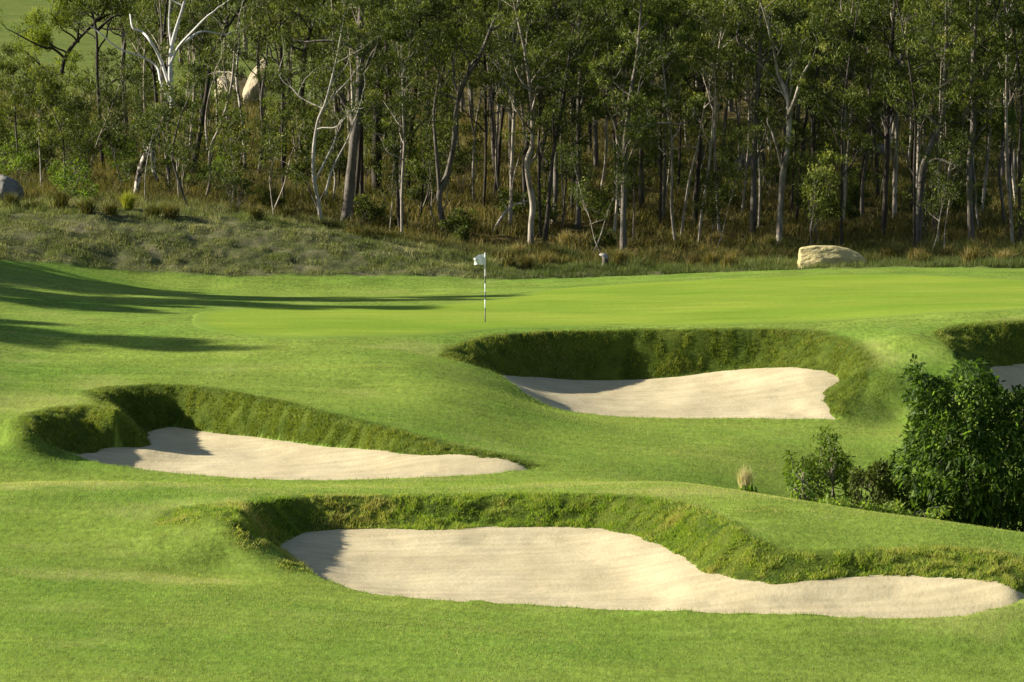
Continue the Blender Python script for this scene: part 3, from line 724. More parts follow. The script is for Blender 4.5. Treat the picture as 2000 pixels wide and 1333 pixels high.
# the white forked gum: mottled leaning bole, smooth white fork
wb = hit(265, 388)
hero((265,388), [(272,340),(283,310),(300,275),(322,232),(336,205),(333,150),(334,100),(345,55),(358,12)], 14.5, 'mott', 'white forked gum with bare smooth limbs above a mottled leaning bole', 11,
     [(7,[(332,165),(312,112),(296,78),(276,62),(259,55),(250,28)]), (6.5,[(336,125),(352,92),(386,60),(412,35),(426,24)]), (6,[(352,92),(372,78),(395,62),(432,68)]), (6,[(334,200),(315,165),(300,130),(270,110),(232,95),(190,60)]), (5.5,[(335,90),(330,50),(331,0)]), (12,[(300,275),(308,335),(296,316)][0:1]+[(303,330),(311,352)])], .75, 6, 45)
WHITE_LIMBS = bpy.data.objects['trunk']
H_ = [
 ((375,352), [(385,290),(396,230),(405,170),(412,115),(430,80),(452,42)], 13, 'dark', 'dark leaning gum just right of the white forked gum', 11, [(6,[(430,80),(445,55),(440,10)])], 8, 60),
 ((328,372), [(328,310),(330,250),(326,190),(322,120)], 10, 'dark', 'brown straight gum directly behind the mottled leaning bole', 12, [], 8, 55),
 ((367,410), [(352,362),(336,305),(345,255),(352,230)], 6, 'grey', 'slim curved brown sapling bowed left beside the mottled bole', 6.5, [], 6, 30),
 ((402,392), [(411,350),(411,290),(434,238),(452,165),(460,80)], 7, 'cream', 'slim pale twin-stemmed gum below the cream outcrop', 10, [(5,[(411,292),(403,240),(412,190),(425,150)]),(4,[(434,238),(450,190),(440,120)])], 8, 40),
 ((628,442), [(622,395),(613,350),(612,300),(620,240),(636,200)], 9, 'pale', 'pale slender gum forked low, standing foremost left of the big grey gum', 8.5, [(5,[(617,352),(633,320),(650,280),(662,240)]),(5,[(636,380),(650,330),(680,270),(705,200)])], 8, 35),
 ((672,440), [(681,390),(686,330),(692,270),(698,235),(704,150),(702,80),(706,0)], 23, 'grey', 'big grey gum with a wide V fork, thickest trunk at the front of the wood', 14, [(13,[(691,245),(676,212),(660,180),(645,140),(632,120)]),(8,[(703,130),(680,90),(640,80),(590,82)]),(8,[(705,110),(740,75),(770,40),(800,0)]),(6,[(702,60),(690,30),(680,0)])], 12, 65),
 ((693,402), [(700,330),(704,260),(706,210)], 10, 'dark', 'narrow dark trunk tucked behind the big grey gum', 11, [], 7, 50),
 ((736,372), [(735,300),(738,230),(742,150),(745,60)], 24, 'dark', 'very thick blackish gum trunk right behind the big grey gum', 14, [(9,[(741,140),(760,90),(775,30)])], 11, 70),
 ((783,425), [(783,380),(786,300),(785,200),(795,110),(816,0)], 12, 'grey', 'tall straight grey brown gum left of a pair of thin dark trunks', 13, [(6,[(788,160),(775,110),(778,40)])], 9, 60),
 ((797,382), [(798,310),(804,250),(812,170),(815,120)], 10, 'dark', 'thin blackish gum close right of the straight grey brown gum', 12, [(5,[(806,235),(798,200),(790,160)])], 9, 55),
 ((822,432), [(825,380),(830,300),(840,240),(852,200)], 5, 'dark', 'very thin dark sapling left of the curved leaning gum', 8, [], 6, 30),
 ((868,458), [(862,420),(858,380),(874,340),(888,270),(892,210),(907,160),(937,110)], 14, 'grey', 'grey gum curving right above a low fork, left of the flag', 12.5, [(9,[(859,385),(855,330),(850,270),(847,220),(858,150)]),(5,[(907,160),(925,120),(950,108)])], 9, 55),
 ((925,402), [(924,340),(927,270),(936,205),(952,150)], 6, 'cream', 'pale slim wavy gum straight above the white flag', 9, [(5,[(927,265),(918,215),(915,165)])], 7, 35),
 ((965,388), [(972,340),(975,290),(982,220)], 9, 'dark', 'dark tapering trunk just right of the slim wavy pale gum', 11, [], 7, 50),
 ((996,452), [(998,390),(1001,290),(1004,220)], 9, 'cream', 'pinkish pale straight gum behind the leaning dead pole', 10, [(4,[(998,400),(1003,350),(1013,310)])], 8, 45),
 ((1038,486), [(1037,440),(1041,400),(1031,345),(1031,310),(1040,280),(1038,200)], 14, 'cream', 'foremost cream mottled gum with a kinked trunk right of the flag', 11, [(5,[(1034,320),(1048,300),(1052,260)])], 9, 50),
 ((1080,447), [(1085,380),(1086,300),(1093,220),(1101,150),(1126,100),(1136,30)], 11, 'grey', 'grey gum bending right at mid height near the kinked cream gum', 12.5, [(6,[(1098,170),(1120,140),(1135,118)])], 9, 60),
 ((1098,447), [(1103,380),(1107,330),(1105,292),(1125,280)], 5, 'grey', 'thin hooked sapling between two taller grey trunks', 6, [], 5, 25),
 ((1129,450), [(1130,380),(1130,300),(1130,200),(1134,130),(1130,60)], 12, 'grey', 'tall straight slate grey gum, rightmost of the close trio beyond the flag', 13.5, [(7,[(1131,220),(1150,160),(1165,100)])], 9, 60),
 ((1118,388), [(1120,300),(1121,200)], 9, 'dark', 'blackish trunk in shade behind the straight slate grey gum', 12, [], 8, 55),
 ((1202,412), [(1203,330),(1200,260),(1203,180)], 9, 'dark', 'dark thin upright gum above the pale stump', 12, [], 8, 60),
 ((1253,407), [(1252,330),(1255,250),(1260,150),(1266,60)], 12, 'grey', 'straight dark based gum with paler upper trunk right of the stump', 13.5, [(6,[(1258,190),(1272,140),(1285,90)])], 9, 60),
 ((1237,470), [(1238,420),(1239,375)], 4, 'grey', 'thin leafy sapling in the tall grass right of the stump', 4.2, [], 5, 26),
 ((1295,432), [(1298,350),(1300,200)], 8, 'grey', 'slim upright grey gum midway between stump and sandstone boulder', 12, [], 8, 55),
 ((1330,466), [(1340,390),(1350,335),(1362,290),(1372,230)], 6, 'cream', 'thin pale gum leaning right, left one of a slanting pair', 9, [], 7, 45),
 ((1365,476), [(1370,420),(1381,350),(1390,270)], 6, 'cream', 'thin pale gum leaning right, right one of a slanting pair', 9.5, [], 7, 45),
 ((1358,440), [(1362,350),(1366,270),(1352,200)], 12, 'dark', 'broad dark trunk behind the slanting pair of thin gums', 12, [], 9, 60),
 ((1470,464), [(1472,400),(1473,300),(1478,200),(1483,130),(1486,30)], 14, 'grey', 'tall dark gum with pale upper fork left of the sandstone boulder', 14, [(6,[(1480,128),(1496,100),(1501,60),(1508,10)]),(6,[(1472,330),(1485,290),(1495,260)])], 9, 60),
 ((1482,445), [(1484,380),(1483,320)], 5, 'cream', 'thin pale stem standing against the tall dark forked gum', 7, [], 5, 30),
 ((1521,486), [(1523,430),(1529,340),(1537,300),(1541,240),(1538,190),(1520,145),(1512,100)], 14, 'cream', 'silvery many-forked gum nearest the sandstone boulder', 11.5, [(7,[(1529,330),(1520,295),(1508,255)]),(8,[(1541,232),(1552,190),(1566,150),(1585,120)]),(5,[(1541,215),(1550,170),(1548,140)])], 8, 40),
 ((1555,442), [(1560,370),(1565,300),(1572,240)], 8, 'dark', 'dark slim trunk behind the silvery gum', 11, [], 7, 50),
 ((1545,430), [(1549,350),(1553,280)], 6, 'dark', 'thin blackish trunk just left of the dark slim trunk behind the silvery gum', 10, [], 6, 45),
 ((1747,432), [(1748,350),(1751,290),(1751,200),(1758,130)], 10, 'cream', 'pale upright gum with a long left arm, right of the boulder', 11.5, [(5,[(1747,320),(1730,250),(1712,200),(1700,172)]),(5,[(1752,200),(1765,165),(1768,120)])], 8, 45),
 ((1722,380), [(1735,300),(1741,190),(1722,110),(1718,0)], 6, 'pale', 'white sinuous bare stem rising behind the pale upright gum', 12, [], 5, 40),
 ((1790,492), [(1795,420),(1800,350),(1809,310),(1826,265),(1840,240),(1845,180)], 16, 'grey', 'stout grey gum leaning right with a drooping side limb, right of the boulder', 12, [(8,[(1806,325),(1820,314),(1838,312),(1866,327),(1872,345)]),(6,[(1815,290),(1822,275),(1828,250)])], 9, 50),
 ((1790,400), [(1794,300),(1797,170),(1806,100),(1822,50),(1816,10)], 8, 'cream', 'pale thin gum with knotted top behind the stout leaning grey gum', 13, [(4,[(1822,50),(1838,35),(1850,30)])], 8, 45),
 ((1783,420), [(1783,330),(1786,250)], 11, 'dark', 'black straight trunk in shadow left of the stout leaning grey gum', 12, [], 8, 60),
 ((1985,400), [(1975,300),(1978,190),(1985,80),(1991,0)], 7, 'cream', 'pale thin gum by the right edge rising out of green leaves', 12, [(3,[(1978,180),(1970,160)])], 8, 40),
 ((1897,440), [(1893,380),(1890,310)], 5, 'grey', 'thin grey sapling in brown grass near the right edge', 7, [], 6, 40),
 ((1962,446), [(1958,400),(1952,340),(1958,280)], 7, 'grey', 'small gum with a fresh green bushy crown low at the right edge', 7.5, [], 12, 70),
 ((1892,452), [(1890,410),(1895,360)], 5, 'grey', 'slight gum half hidden beside the fresh green bushy one', 5.5, [], 8, 50),
 ((100,318), [(103,250),(112,185),(121,140),(128,112),(150,80),(190,40)], 12, 'dark', 'spreading dark limbed gum with yellow green crown at the upper left', 9.5, [(6,[(126,118),(100,96),(80,92),(30,66)]),(6,[(150,82),(152,60),(160,20)]),(5,[(190,42),(205,30),(235,25)])], 9, 90),
 ((200,330), [(196,240),(190,150),(188,60),(170,0)], 9, 'dark', 'thin dark gum between the spreading gum and the white forked gum', 12, [(6,[(190,60),(215,35),(240,28)])], 8, 60),
 ((125,388), [(126,340),(125,300),(120,260)], 5, 'grey', 'brown leafy sapling growing from the left rough, taller of a close pair', 5.2, [], 8, 45),
 ((148,378), [(146,330),(145,290)], 4, 'grey', 'brown leafy sapling growing from the left rough, shorter of a close pair', 4.4, [], 7, 45),
 ((37,345), [(34,290),(30,240)], 5, 'grey', 'slim leafy sapling rising behind the grey boulder', 6, [], 8, 50),
 ((80,372), [(79,320),(76,270)], 3.5, 'pale', 'whitish thin stem between the boulder and the pair of brown saplings', 4.5, [], 6, 40),
 ((283,400), [(284,340),(290,300)], 3, 'pale', 'whitish thin stem growing in front of the mottled bole', 3.6, [], 5, 30),
 ((552,345), [(556,260),(553,170),(548,90)], 10, 'dark', 'upright brown gum with banded bark right of the cream outcrop', 13, [], 8, 60),
 ((600,350), [(598,260),(590,170),(600,80)], 12, 'dark', 'dark thick trunk deep in leaves left of the big grey gum', 13, [], 9, 70),
 ((478,330), [(476,260),(468,200),(462,150)], 8, 'mott', 'mottled thin gum standing before the cream rock outcrop', 9, [], 6, 35),
 ((505,340), [(515,270),(510,200),(520,120)], 7, 'grey', 'grey wavy gum right of the mottled thin gum', 10, [], 7, 40),
 ((650,400), [(655,350),(650,300),(668,240)], 5, 'cream', 'slim pale leaning gum just behind the foremost pale slender gum', 8, [], 6, 35),
]
for base, rest, w_, bark, lab, hh, brs, nb, nl in H_:
    kw = {}
    if hh < 7: kw = dict(brlen=1.0, leaf_rad=.38, crown_from=.3, depth=1, name='sapling', group='saplings under the gum trees', cat='sapling')
    if 'yellow green crown' in lab: kw = dict(leafm='gumy', brlen=2.4, crown_from=.35, leafy=3)
    if 'green bushy crown' in lab: kw = dict(leafm='gumy', brlen=1.9, crown_from=.3)
    hero(base, rest, w_*.97, bark, lab, hh, brs, nbr=nb, n_leaf=nl, **kw)
# the smooth white wood of the forked gum is another bark: its upper bole and limbs
root = [o for o in bpy.data.objects if o.type == 'EMPTY' and str(o.get('label', '')).startswith('white forked gum')][0]
tr = [c for c in root.children if c.name.startswith('trunk')][0]
tr.data.materials.append(M['white_bark'])
zc = np.empty(len(tr.data.vertices)*3); tr.data.vertices.foreach_get('co', zc); zc = zc.reshape(-1, 3)
cut = P(336, 208, D=root.location[1])[2]-root.location[2]
for pl in tr.data.polygons:
    if zc[pl.vertices[0]][2] > cut: pl.material_index = 1

# fallen and leaning wood
def log(pts_, w, bark, label, name='fallen_branch', cat='branch', twigs=4, D=None):
    B = hit(*pts_[0]) if D is None else P(*pts_[0], D=D)
    sc = B[1]/F; tb = Tubes(); tips = []
    q = np.array([P(x, y, D=B[1]+i*.12)-B for i, (x, y) in enumerate(pts_)]); tb.add(cat_path(q, 4), [w*sc*.5, w*sc*.42, w*sc*.2], 7)
    for k in range(twigs):
        i = rng.integers(1, len(q)); limb(q[i], rng.normal(0, 1, 3)*[1, .5, .6]+[0, 0, .5], rng.uniform(.3, 1.0), w*sc*.14, tb, tips, 0, .3, 4)
    root = empty(name, B, label, cat); tb.build('branch_wood', M[bark], root); return root
log([(247,226),(228,208),(205,185),(190,170),(168,153)], 13, 'dark', 'dark fallen bough rising left on the sunny slope', twigs=2)
log([(205,186),(212,168),(225,157),(250,155),(278,161)], 5, 'dark', 'thin arched dark branch springing from the fallen bough', twigs=1, D=hit(247,226)[1]-.3)
log([(962,458),(975,432),(990,412),(1006,400),(1032,392)], 6, 'pale', 'pale dead pole leaning across to the kinked cream gum', twigs=2)
log([(112,402),(122,394),(140,384),(162,374)], 6, 'dark', 'short dark log lying by the pair of brown saplings', twigs=2)
log([(845,485),(880,497),(930,508),(985,514)], 6, 'grey', 'grey fallen branch with spiky twigs behind the white flag', twigs=14)
log([(960,500),(985,506),(1010,492),(1040,488)], 5, 'dark', 'dark twiggy dead branch lying right of the white flag', twigs=12)
log([(45,362),(52,358),(65,352)], 5, 'dark', 'stub of dark wood beside the grey boulder', twigs=1)

# ---------------------------------------------------------------- the wood behind: prototypes and copies
def proto(kind, i):
    if kind == 'gum':
        hgt = [13, 14, 12, 13.5, 11, 14, 12.5, 13][i]
        root = empty('gum_tree', (0, 0, 0), 'x', 'tree', GT)
        path = [np.array([0, 0, -.3]), np.zeros(3)]; d = np.array([rng.normal(0, .06), rng.normal(0, .06), 1.])
        for k in range(7): d = d+rng.normal(0, .065, 3); d[2] = max(d[2], .9); d /= np.linalg.norm(d); path.append(path[-1]+d*hgt/7)
        r = [.11, .08, .14, .065, .07, .12, .045, .085][i]
        grow_tree(root, np.array(path), [r, r*.85, r*.6, r*.15], M[['dark', 'cream', 'grey', 'dark', 'cream', 'dark', 'cream', 'grey'][i]], M['gum'], [.28, .35, .3, .25, .35, .28, .4, .25][i], 14 if i != 6 else 7, 2.1 if i != 6 else 1.5, 62, .40, (.21, .048))
    elif kind == 'sap':
        hgt = [3.2, 4.5, 5.6, 3.8][i]
        root = empty('sapling', (0, 0, 0), 'x', 'sapling', 'saplings under the gum trees')
        path = [np.array([0, 0, -.1]), np.zeros(3)]; d = np.array([rng.normal(0, .12), rng.normal(0, .12), 1.])
        for k in range(5): d = d+rng.normal(0, .13, 3); d /= np.linalg.norm(d); path.append(path[-1]+d*hgt/5)
        grow_tree(root, np.array(path), [.028, .022, .008], M[['grey', 'cream', 'cream', 'grey'][i]], M['gum'], .3, 10, 1.0, 22, .34, (.16, .045), depth=1, sides=5)
    else:
        root = empty('shrub', (0, 0, 0), 'x', 'shrub', 'shrubs under the gum trees')
        tb = Tubes(); tips = []
        for k in range(7): limb((rng.normal(0, .1), rng.normal(0, .1), -.05), (rng.normal(0, .6), rng.normal(0, .6), 1), [.9, 1.3, 1.8][i], .02, tb, tips, 1, .2, 4)
        tb.build('stem', M['grey'], root)
        V, f, t = leaves(np.array(tips), 30, .26, .15, .05, .5)
        mesh('foliage', V, f, M['gum' if i != 1 else 'limel'], root, attrs=dict(tint=t))
    return root
used = {}
def uniq(lab):
    used.setdefault(lab, 0); used[lab] += 1; return used[lab]
spots = []
def far_enough(x, y, dmin): return all((x-a)**2+(y-b)**2 > dmin*dmin for a, b in spots)
heroes_xy = [tuple(o.location[:2]) for o in bpy.data.objects if o.type == 'EMPTY' and o.get('category') == 'tree']
spots += heroes_xy
hero_px = [(1000+F*a/b, b) for a, b in heroes_xy]
protos = [proto('gum', i) for i in range(8)]
pl = []
tries = 0
while len(pl) < 215 and tries < 20000:
    tries += 1
    y = 149+rng.uniform(0, 1)**1.1*95; px = rng.uniform(-90, 2090); x = (px-1000)*y/F
    py0 = proj(x, y, gz(x, y))[1]
    open_left = px < 330 and y > 165
    if open_left and rng.uniform() > .3: continue
    if px < 260 and y < 166: continue
    if 250 < px < 350 and y < wb[1]+5: continue
    if 425 < px < 545 and rng.uniform() < .85: continue
    if px < 240 and y > 157 and rng.uniform() < (.93 if px < 140 else .6): continue
    if not far_enough(x, y, 1.5+(y-149)*.008): continue
    if y < 156 and rng.uniform() < .6: continue
    spots.append((x, y)); pl.append((y, px, x, int(rng.choice(8, p=[.13, .14, .13, .15, .12, .07, .19, .07]))))
# trees beside the frame that shade the wood, on its left and over its right
barkw = ['dark-barked', 'cream-barked', 'thick grey', 'slim dark', 'slim cream', 'heavy dark', 'very thin pale', 'leafy grey']
pl.sort()
rows = [(158, 'in the front rank'), (170, 'in the second rank'), (185, 'in the middle depth'), (205, 'far in'), (400, 'at the back')]
cnt = {}; entries = []
for y, px, x, k in pl:
    rw = [r for lim, r in rows if y < lim][0]; key = (barkw[k], rw, place_label(px)); cnt.setdefault(key, []).append(px); entries.append((y, px, x, k, key))
first = set()
for y, px, x, k, key in entries:
    same = sorted(cnt[key]); lab = f'{key[0]} gum {key[1]}, {key[2]}'
    if len(same) > 1:
        j = same.index(px); lab += ', '+('leftmost' if j == 0 else 'rightmost' if j == len(same)-1 else 'next to leftmost' if j == 1 else f'{j+1}th from left')
    loc = (x, y, gz(x, y)); rz = rng.uniform(0, 6.28); s_ = rng.uniform(.85, 1.12)
    if k not in first:
        first.add(k); r = protos[k]; r.location = [float(v) for v in loc]; r.rotation_euler = (0, 0, rz); r.scale = (s_,)*3; r['label'] = lab
    else: copy_tree(protos[k], loc, rz, s_, lab, GT)
# saplings and shrubs
for kind, protn, num, words_, noun, grp in (('sap', 4, 105, ['low', 'slim', 'tall pale-stemmed', 'bushy'], 'sapling', 'saplings under the gum trees'), ('shr', 3, 75, ['small dull', 'lime green', 'wide dull'], 'shrub', 'shrubs under the gum trees')):
    pr = [proto(kind, i) for i in range(protn)]; lst = []; t_ = 0
    while len(lst) < num and t_ < 20000:
        t_ += 1
        y = 146.5+rng.uniform(0, 1)**1.6*(60 if kind == 'sap' else 50); px = rng.uniform(-60, 2060)
        if px > 900 and rng.uniform() < (.45 if kind == 'sap' else .3): continue
        if 600 < px < 960 and y < 149: continue
        if kind == 'shr' and px > 620 and (y < 152 or rng.uniform() < .4): continue
        if 205 < px < 350 and y < wb[1]+7: continue
        if px < 75 and y < 160: continue
        if any(abs(px-hp) < 16 and y < hy+.3 for hp, hy in hero_px): continue
        x = (px-1000)*y/F
        if not far_enough(x, y, .8): continue
        spots.append((x, y)); kk = int(rng.integers(0, protn)); kk = 0 if kind == 'shr' and kk == 1 and px > 560 else kk; lst.append((y, px, x, kk))
    lst.sort(); cnt = {}; ent = []
    for y, px, x, k in lst:
        rw = 'near the wood edge' if y < 154 else 'midway in' if y < 168 else 'deep in'
        key = (words_[k], rw, place_label(px)); cnt.setdefault(key, []).append(px); ent.append((y, px, x, k, key))
    first = set()
    for y, px, x, k, key in ent:
        same = sorted(cnt[key]); lab = f'{key[0]} {noun} {key[1]}, {key[2]}'
        if len(same) > 1:
            j = same.index(px); lab += ', '+('leftmost' if j == 0 else 'rightmost' if j == len(same)-1 else 'next to leftmost' if j == 1 else f'{j+1}th from left')
        loc = (x, y, gz(x, y)); rz = rng.uniform(0, 6.28); s_ = rng.uniform(.75, 1.2)
        if k not in first:
            first.add(k); r = pr[k]; r.location = [float(v) for v in loc]; r.rotation_euler = (0, 0, rz); r.scale = (s_,)*3; r['label'] = lab
        else: copy_tree(pr[k], loc, rz, s_, lab, grp)

# distant wood on the hillside: one mass
C_ = []; tb = Tubes()
for i in range(330):
    y = rng.uniform(238, 420); px = rng.uniform(-100, 2150)
    if px < 170 and y < 330: continue
    if px < 640 and rng.uniform() < (.6 if y > 250 else .85): continue
    x = (px-1000)*y/F; z0 = gz(x, y); hh = rng.uniform(9, 14)
    tb.add(np.array([[x, y, z0-.3], [x+rng.normal(0, .3), y, z0+hh*.5], [x+rng.normal(0, .5), y, z0+hh]]), [.2, .14, .04], 5)
    c = rng.normal(0, 1, (34, 3))*[1.9, 1.9, 2.2]+[x, y, z0+hh*.68]; C_.append(c)
V, f, t = leaves(np.vstack(C_), 16, .8, .42, .13, .5)
n0 = len(V); Vt = np.vstack(tb.V)
far_ = mesh('distant_wood', np.vstack([V, Vt]), [f, np.vstack(tb.F)+n0, np.vstack(tb.C)+n0], [M['gum'], M['grey']], attrs=dict(tint=np.concatenate([t, np.full(len(Vt), .4)])))
mi = np.zeros(len(far_.data.polygons), np.int32); mi[len(f):] = 1; far_.data.polygons.foreach_set('material_index', mi)
tag(far_, 'distant gum wood covering the hillside behind', 'wood', None, 'stuff')

# ---------------------------------------------------------------- gums left of the frame whose shadows reach across the turf
for i, (x, y, hgt, cf, nb, bl, dens) in enumerate([(-36.4, 120, 12.0, .3, 24, 1.9, 190), (-36.5, 128, 12.4, .25, 26, 2.3, 190), (-37, 133, 11.8, .2, 26, 2.4, 190), (-32.5, 123, 8.6, .2, 26, 2.3, 190), (-40.8, 108.3, 11.4, .3, 20, 1.9, 190), (-33.5, 117.5, 8.2, .25, 20, 1.9, 190), (-37, 124.5, 12.0, .2, 26, 2.3, 190), (-41, 110.8, 10.0, .25, 20, 2.0, 190), (-32.5, 129, 8, .15, 24, 2.3, 190), (-31, 119.7, 7.2, .15, 22, 2.0, 190), (-31, 125.5, 7.0, .15, 22, 2.2, 190)]):
    root = empty('gum_tree', (x, y, gz(x, y)), ['tall', 'leaning', 'broad', 'dense', 'slender', 'short', 'shady', 'spreading', 'squat', 'low branching', 'thickset'][i]+' gum beside the green, outside the frame on the left', 'tree', 'gums left of the green')
    path = [np.array([0, 0, -.3]), np.zeros(3)]; d = np.array([0, 0, 1.])
    for k in range(7): d = d+rng.normal(0, .07, 3); d /= np.linalg.norm(d); path.append(path[-1]+d*hgt/7)
    grow_tree(root, np.array(path), [.2, .16, .1, .03], M['grey'], M['gum'], cf, nb, bl, dens, .6, (.26, .06))
# ---------------------------------------------------------------- foreground bushes
def leaf_blades(c, d, nrm, L, W, droop):
    """pointed six-vertex leaves; c base, d direction, nrm rough normal"""
    w = np.cross(d, nrm); w /= np.linalg.norm(w, axis=1)[:, None]+1e-9
    dn = np.array([0, 0, -1.])[None]*droop[:, None]
    m1 = c+d*L[:, None]*.35+dn*L[:, None]*.06; m2 = c+d*L[:, None]*.7+dn*L[:, None]*.25; tp = c+d*L[:, None]+dn*L[:, None]*.55
    W = W[:, None]
    V = np.stack([c, m1-w*W*.5, m1+w*W*.5, m2-w*W*.42, m2+w*W*.42, tp], 1).reshape(-1, 3); i = np.arange(len(c))*6
    return V, [np.stack([i+1, i+2, i+4, i+3], 1)], [np.stack([i, i+2, i+1], 1), np.stack([i+3, i+4, i+5], 1)]
def rosettes(tips, outd, k, L, W, droop=.8, tb=.45):
    n = len(tips); c = np.repeat(tips, k, 0); o = np.repeat(outd, k, 0)
    r = rng.normal(0, 1, (n*k, 3)); r /= np.linalg.norm(r, axis=1)[:, None]
    d = r+o*.55+np.array([0, 0, -.15]); d /= np.linalg.norm(d, axis=1)[:, None]
    c = c+rng.normal(0, .05, (n*k, 3))
    LL = rng.uniform(.6, 1.25, n*k)*L; WW = LL*W*rng.uniform(.8, 1.2, n*k)
    V, q, t3 = leaf_blades(c, d, np.array([0, 0, 1.])+rng.normal(0, .5, (n*k, 3)), LL, WW, rng.uniform(.2, 1.3, n*k)*droop)
    t = np.clip(np.repeat(rng.normal(tb, .14, n), k)+rng.normal(0, .12, n*k), 0, 1)
    return V, q+t3, np.repeat(t, 6)
def outline_bush(name, poly, D, thick, n, k, L, W, mat, label, stems, grp=None, stemmat='grey', base=None, tb=.45, droop=.8, gaps=.35):
    poly = np.array(poly, float); pxm = F/D
    base = base or (poly[:, 0].mean(), poly[:, 1].max())
    bx = (base[0]-1000)*D/F; B = np.array([bx, D, gz(bx, D)])
    pts_ = []; outs = []
    x0, x1, y0, y1 = poly[:, 0].min(), poly[:, 0].max(), poly[:, 1].min(), poly[:, 1].max()
    X, Y = rng.uniform(x0, x1, n*6), rng.uniform(y0, y1, n*6)
    ok = poly_in(X+(fbm(X/22, Y/22, 58, 2)-.5)*64*(pxm/88), Y+(fbm(X/22+50, Y/22, 59, 2)-.5)*50, poly)&(fbm(X/38+9, Y/38, 55, 2) > gaps*rng.uniform(.5, 1.3, n*6)); X, Y = X[ok][:n], Y[ok][:n]
    dd = poly_dist(X, Y, poly)/pxm
    half = np.minimum(np.sqrt(dd*2.2)*.75+.15, thick); s = rng.uniform(-1, 1, len(X)); s = np.sign(s)*np.abs(s)**.45
    dy = s*half
    W_ = np.array([P(a, b, D=D+c) for a, b, c in zip(X, Y, dy)])
    g_ = gsample(GZ, W_[:, 0], W_[:, 1]); W_ = W_[W_[:, 2] > g_+.04]
    cen = W_.mean(0); o = W_-cen; o /= np.linalg.norm(o, axis=1)[:, None]+1e-9
    root = empty(name, B, label, 'bush' if name == 'bush' else 'shrub', grp)
    V, f, t = rosettes(W_, o, k, L, W, droop, tb)
    mesh('foliage', V-B, f, M[mat], root, attrs=dict(tint=t))
    tb_ = Tubes()
    sel = rng.choice(len(W_), min(len(W_), stems*14), replace=False)
    st = []
    for i in range(stems):
        q = W_[rng.integers(0, len(W_))]; top = q-B; top = top*[.8, .8, .75]
        b0 = np.array([rng.normal(0, .18), rng.normal(0, .12), -.1])
        p = np.array([b0, b0*.7+top*.35+rng.normal(0, .1, 3), top*.7+rng.normal(0, .1, 3), top]); pc = cat_path(p, 4); tb_.add(pc, [.045, .03, .015], 6); st.append(pc)
    A = np.vstack(st)
    for q in W_[sel]-B:
        low = A[A[:, 2] < q[2]+.1]; low = low if len(low) else A; a = low[np.argmin(((low-q)**2).sum(1))]
        mid = (a+q)/2+rng.normal(0, .06, 3); tb_.add(cat_path([a, mid, q], 3), [.012, .008, .004], 4)
    tb_.build('stem', M[stemmat], root)
    return root
outline_bush('bush', [(1762,770),(1775,722),(1800,712),(1822,748),(1850,742),(1872,708),(1900,694),(1925,712),(1945,752),(1975,772),(2010,745),(2080,715),(2150,740),(2190,830),(2200,980),(2150,1090),(2000,1075),(1860,1058),(1800,1030),(1775,1000),(1765,950),(1742,915),(1752,880),(1772,850),(1768,810)],
   79.5, 1.7, 3700, 9, .19, .27, 'bushl', 'big dark glossy bush on the right hiding the shaded bunker', 9, base=(1930, 1070), tb=.55, gaps=.30)
outline_bush('shrub', [(1548,935),(1538,915),(1552,885),(1580,890),(1595,862),(1615,838),(1632,842),(1640,868),(1655,885),(1660,925),(1690,955),(1705,985),(1690,1010),(1600,990),(1560,985)], 80.8, .7, 560, 8, .12, .3, 'limel', 'airy yellow green shrub left of the big dark bush', 6, 'shrubs behind the front mound', 'cream', (1620, 1005), .5, .5, .42)
outline_bush('shrub', [(1665,970),(1668,940),(1690,912),(1725,905),(1760,925),(1785,955),(1780,1015),(1720,1018),(1670,1000)], 79.8, .7, 620, 8, .14, .26, 'gum', 'grey green drooping shrub tucked between the airy shrub and the big dark bush', 5, 'shrubs behind the front mound', 'grey', (1730, 1015), .62, 1.0, .4)
outline_bush('shrub', [(1600,985),(1620,968),(1680,985),(1740,990),(1800,1000),(1850,1010),(1860,1060),(1800,1050),(1700,1025),(1620,1000)], 78.6, .5, 620, 8, .13, .3, 'bushl', 'low dark leafy shrub hugging the mound below the taller shrubs', 5, 'shrubs behind the front mound', 'grey', (1740, 1030), .6, .7, .3)
outline_bush('shrub', [(1540,960),(1548,930),(1565,905),(1580,935),(1590,985),(1560,990)], 79.6, .3, 70, 7, .14, .3, 'bushl', 'small dark leaved upright shrub at the left end of the shrubs', 3, 'shrubs behind the front mound', 'cream', (1568, 1000), .5, .9, .3)

def tussock(name, px, py, n, h, w, mat, label, cat='grass tuft', spread=.6, tb=.6, r=.1, D=None, extra=None):
    B = hit(px, py) if D is None else np.array([(px-1000)*D/F, D, gz((px-1000)*D/F, D)])
    a = rng.uniform(0, 6.283, n); L = rng.uniform(.1, 1, n)*spread; hh = rng.uniform(.6, 1, n)*h*(1-.45*L/max(spread, .01)*.8)
    x0, y0 = rng.normal(0, r, n), rng.normal(0, r, n); b = rng.uniform(0, 6.283, n); wx, wy = np.cos(b)*w*.5, np.sin(b)*w*.5
    lx, ly = np.cos(a)*L, np.sin(a)*L; z0 = np.full(n, -.03)
    m = np.stack([x0+lx*.3, y0+ly*.3, hh*.65], 1); wv = np.stack([wx, wy, 0*wx], 1); b0 = np.stack([x0, y0, z0], 1); tp = np.stack([x0+lx, y0+ly, hh], 1)
    V = np.stack([b0-wv, b0+wv, m+wv*.8, m-wv*.8, tp], 1).reshape(-1, 3); i = np.arange(n)*5
    t = np.clip(rng.normal(tb, .15, n), 0, 1)
    o = mesh(name, V, [np.stack([i, i+1, i+2, i+3], 1), np.stack([i+3, i+2, i+4], 1)], M[mat], attrs=dict(tint=np.repeat(t, 5))); o.location = [float(v) for v in B]
    return tag(o, label, cat)
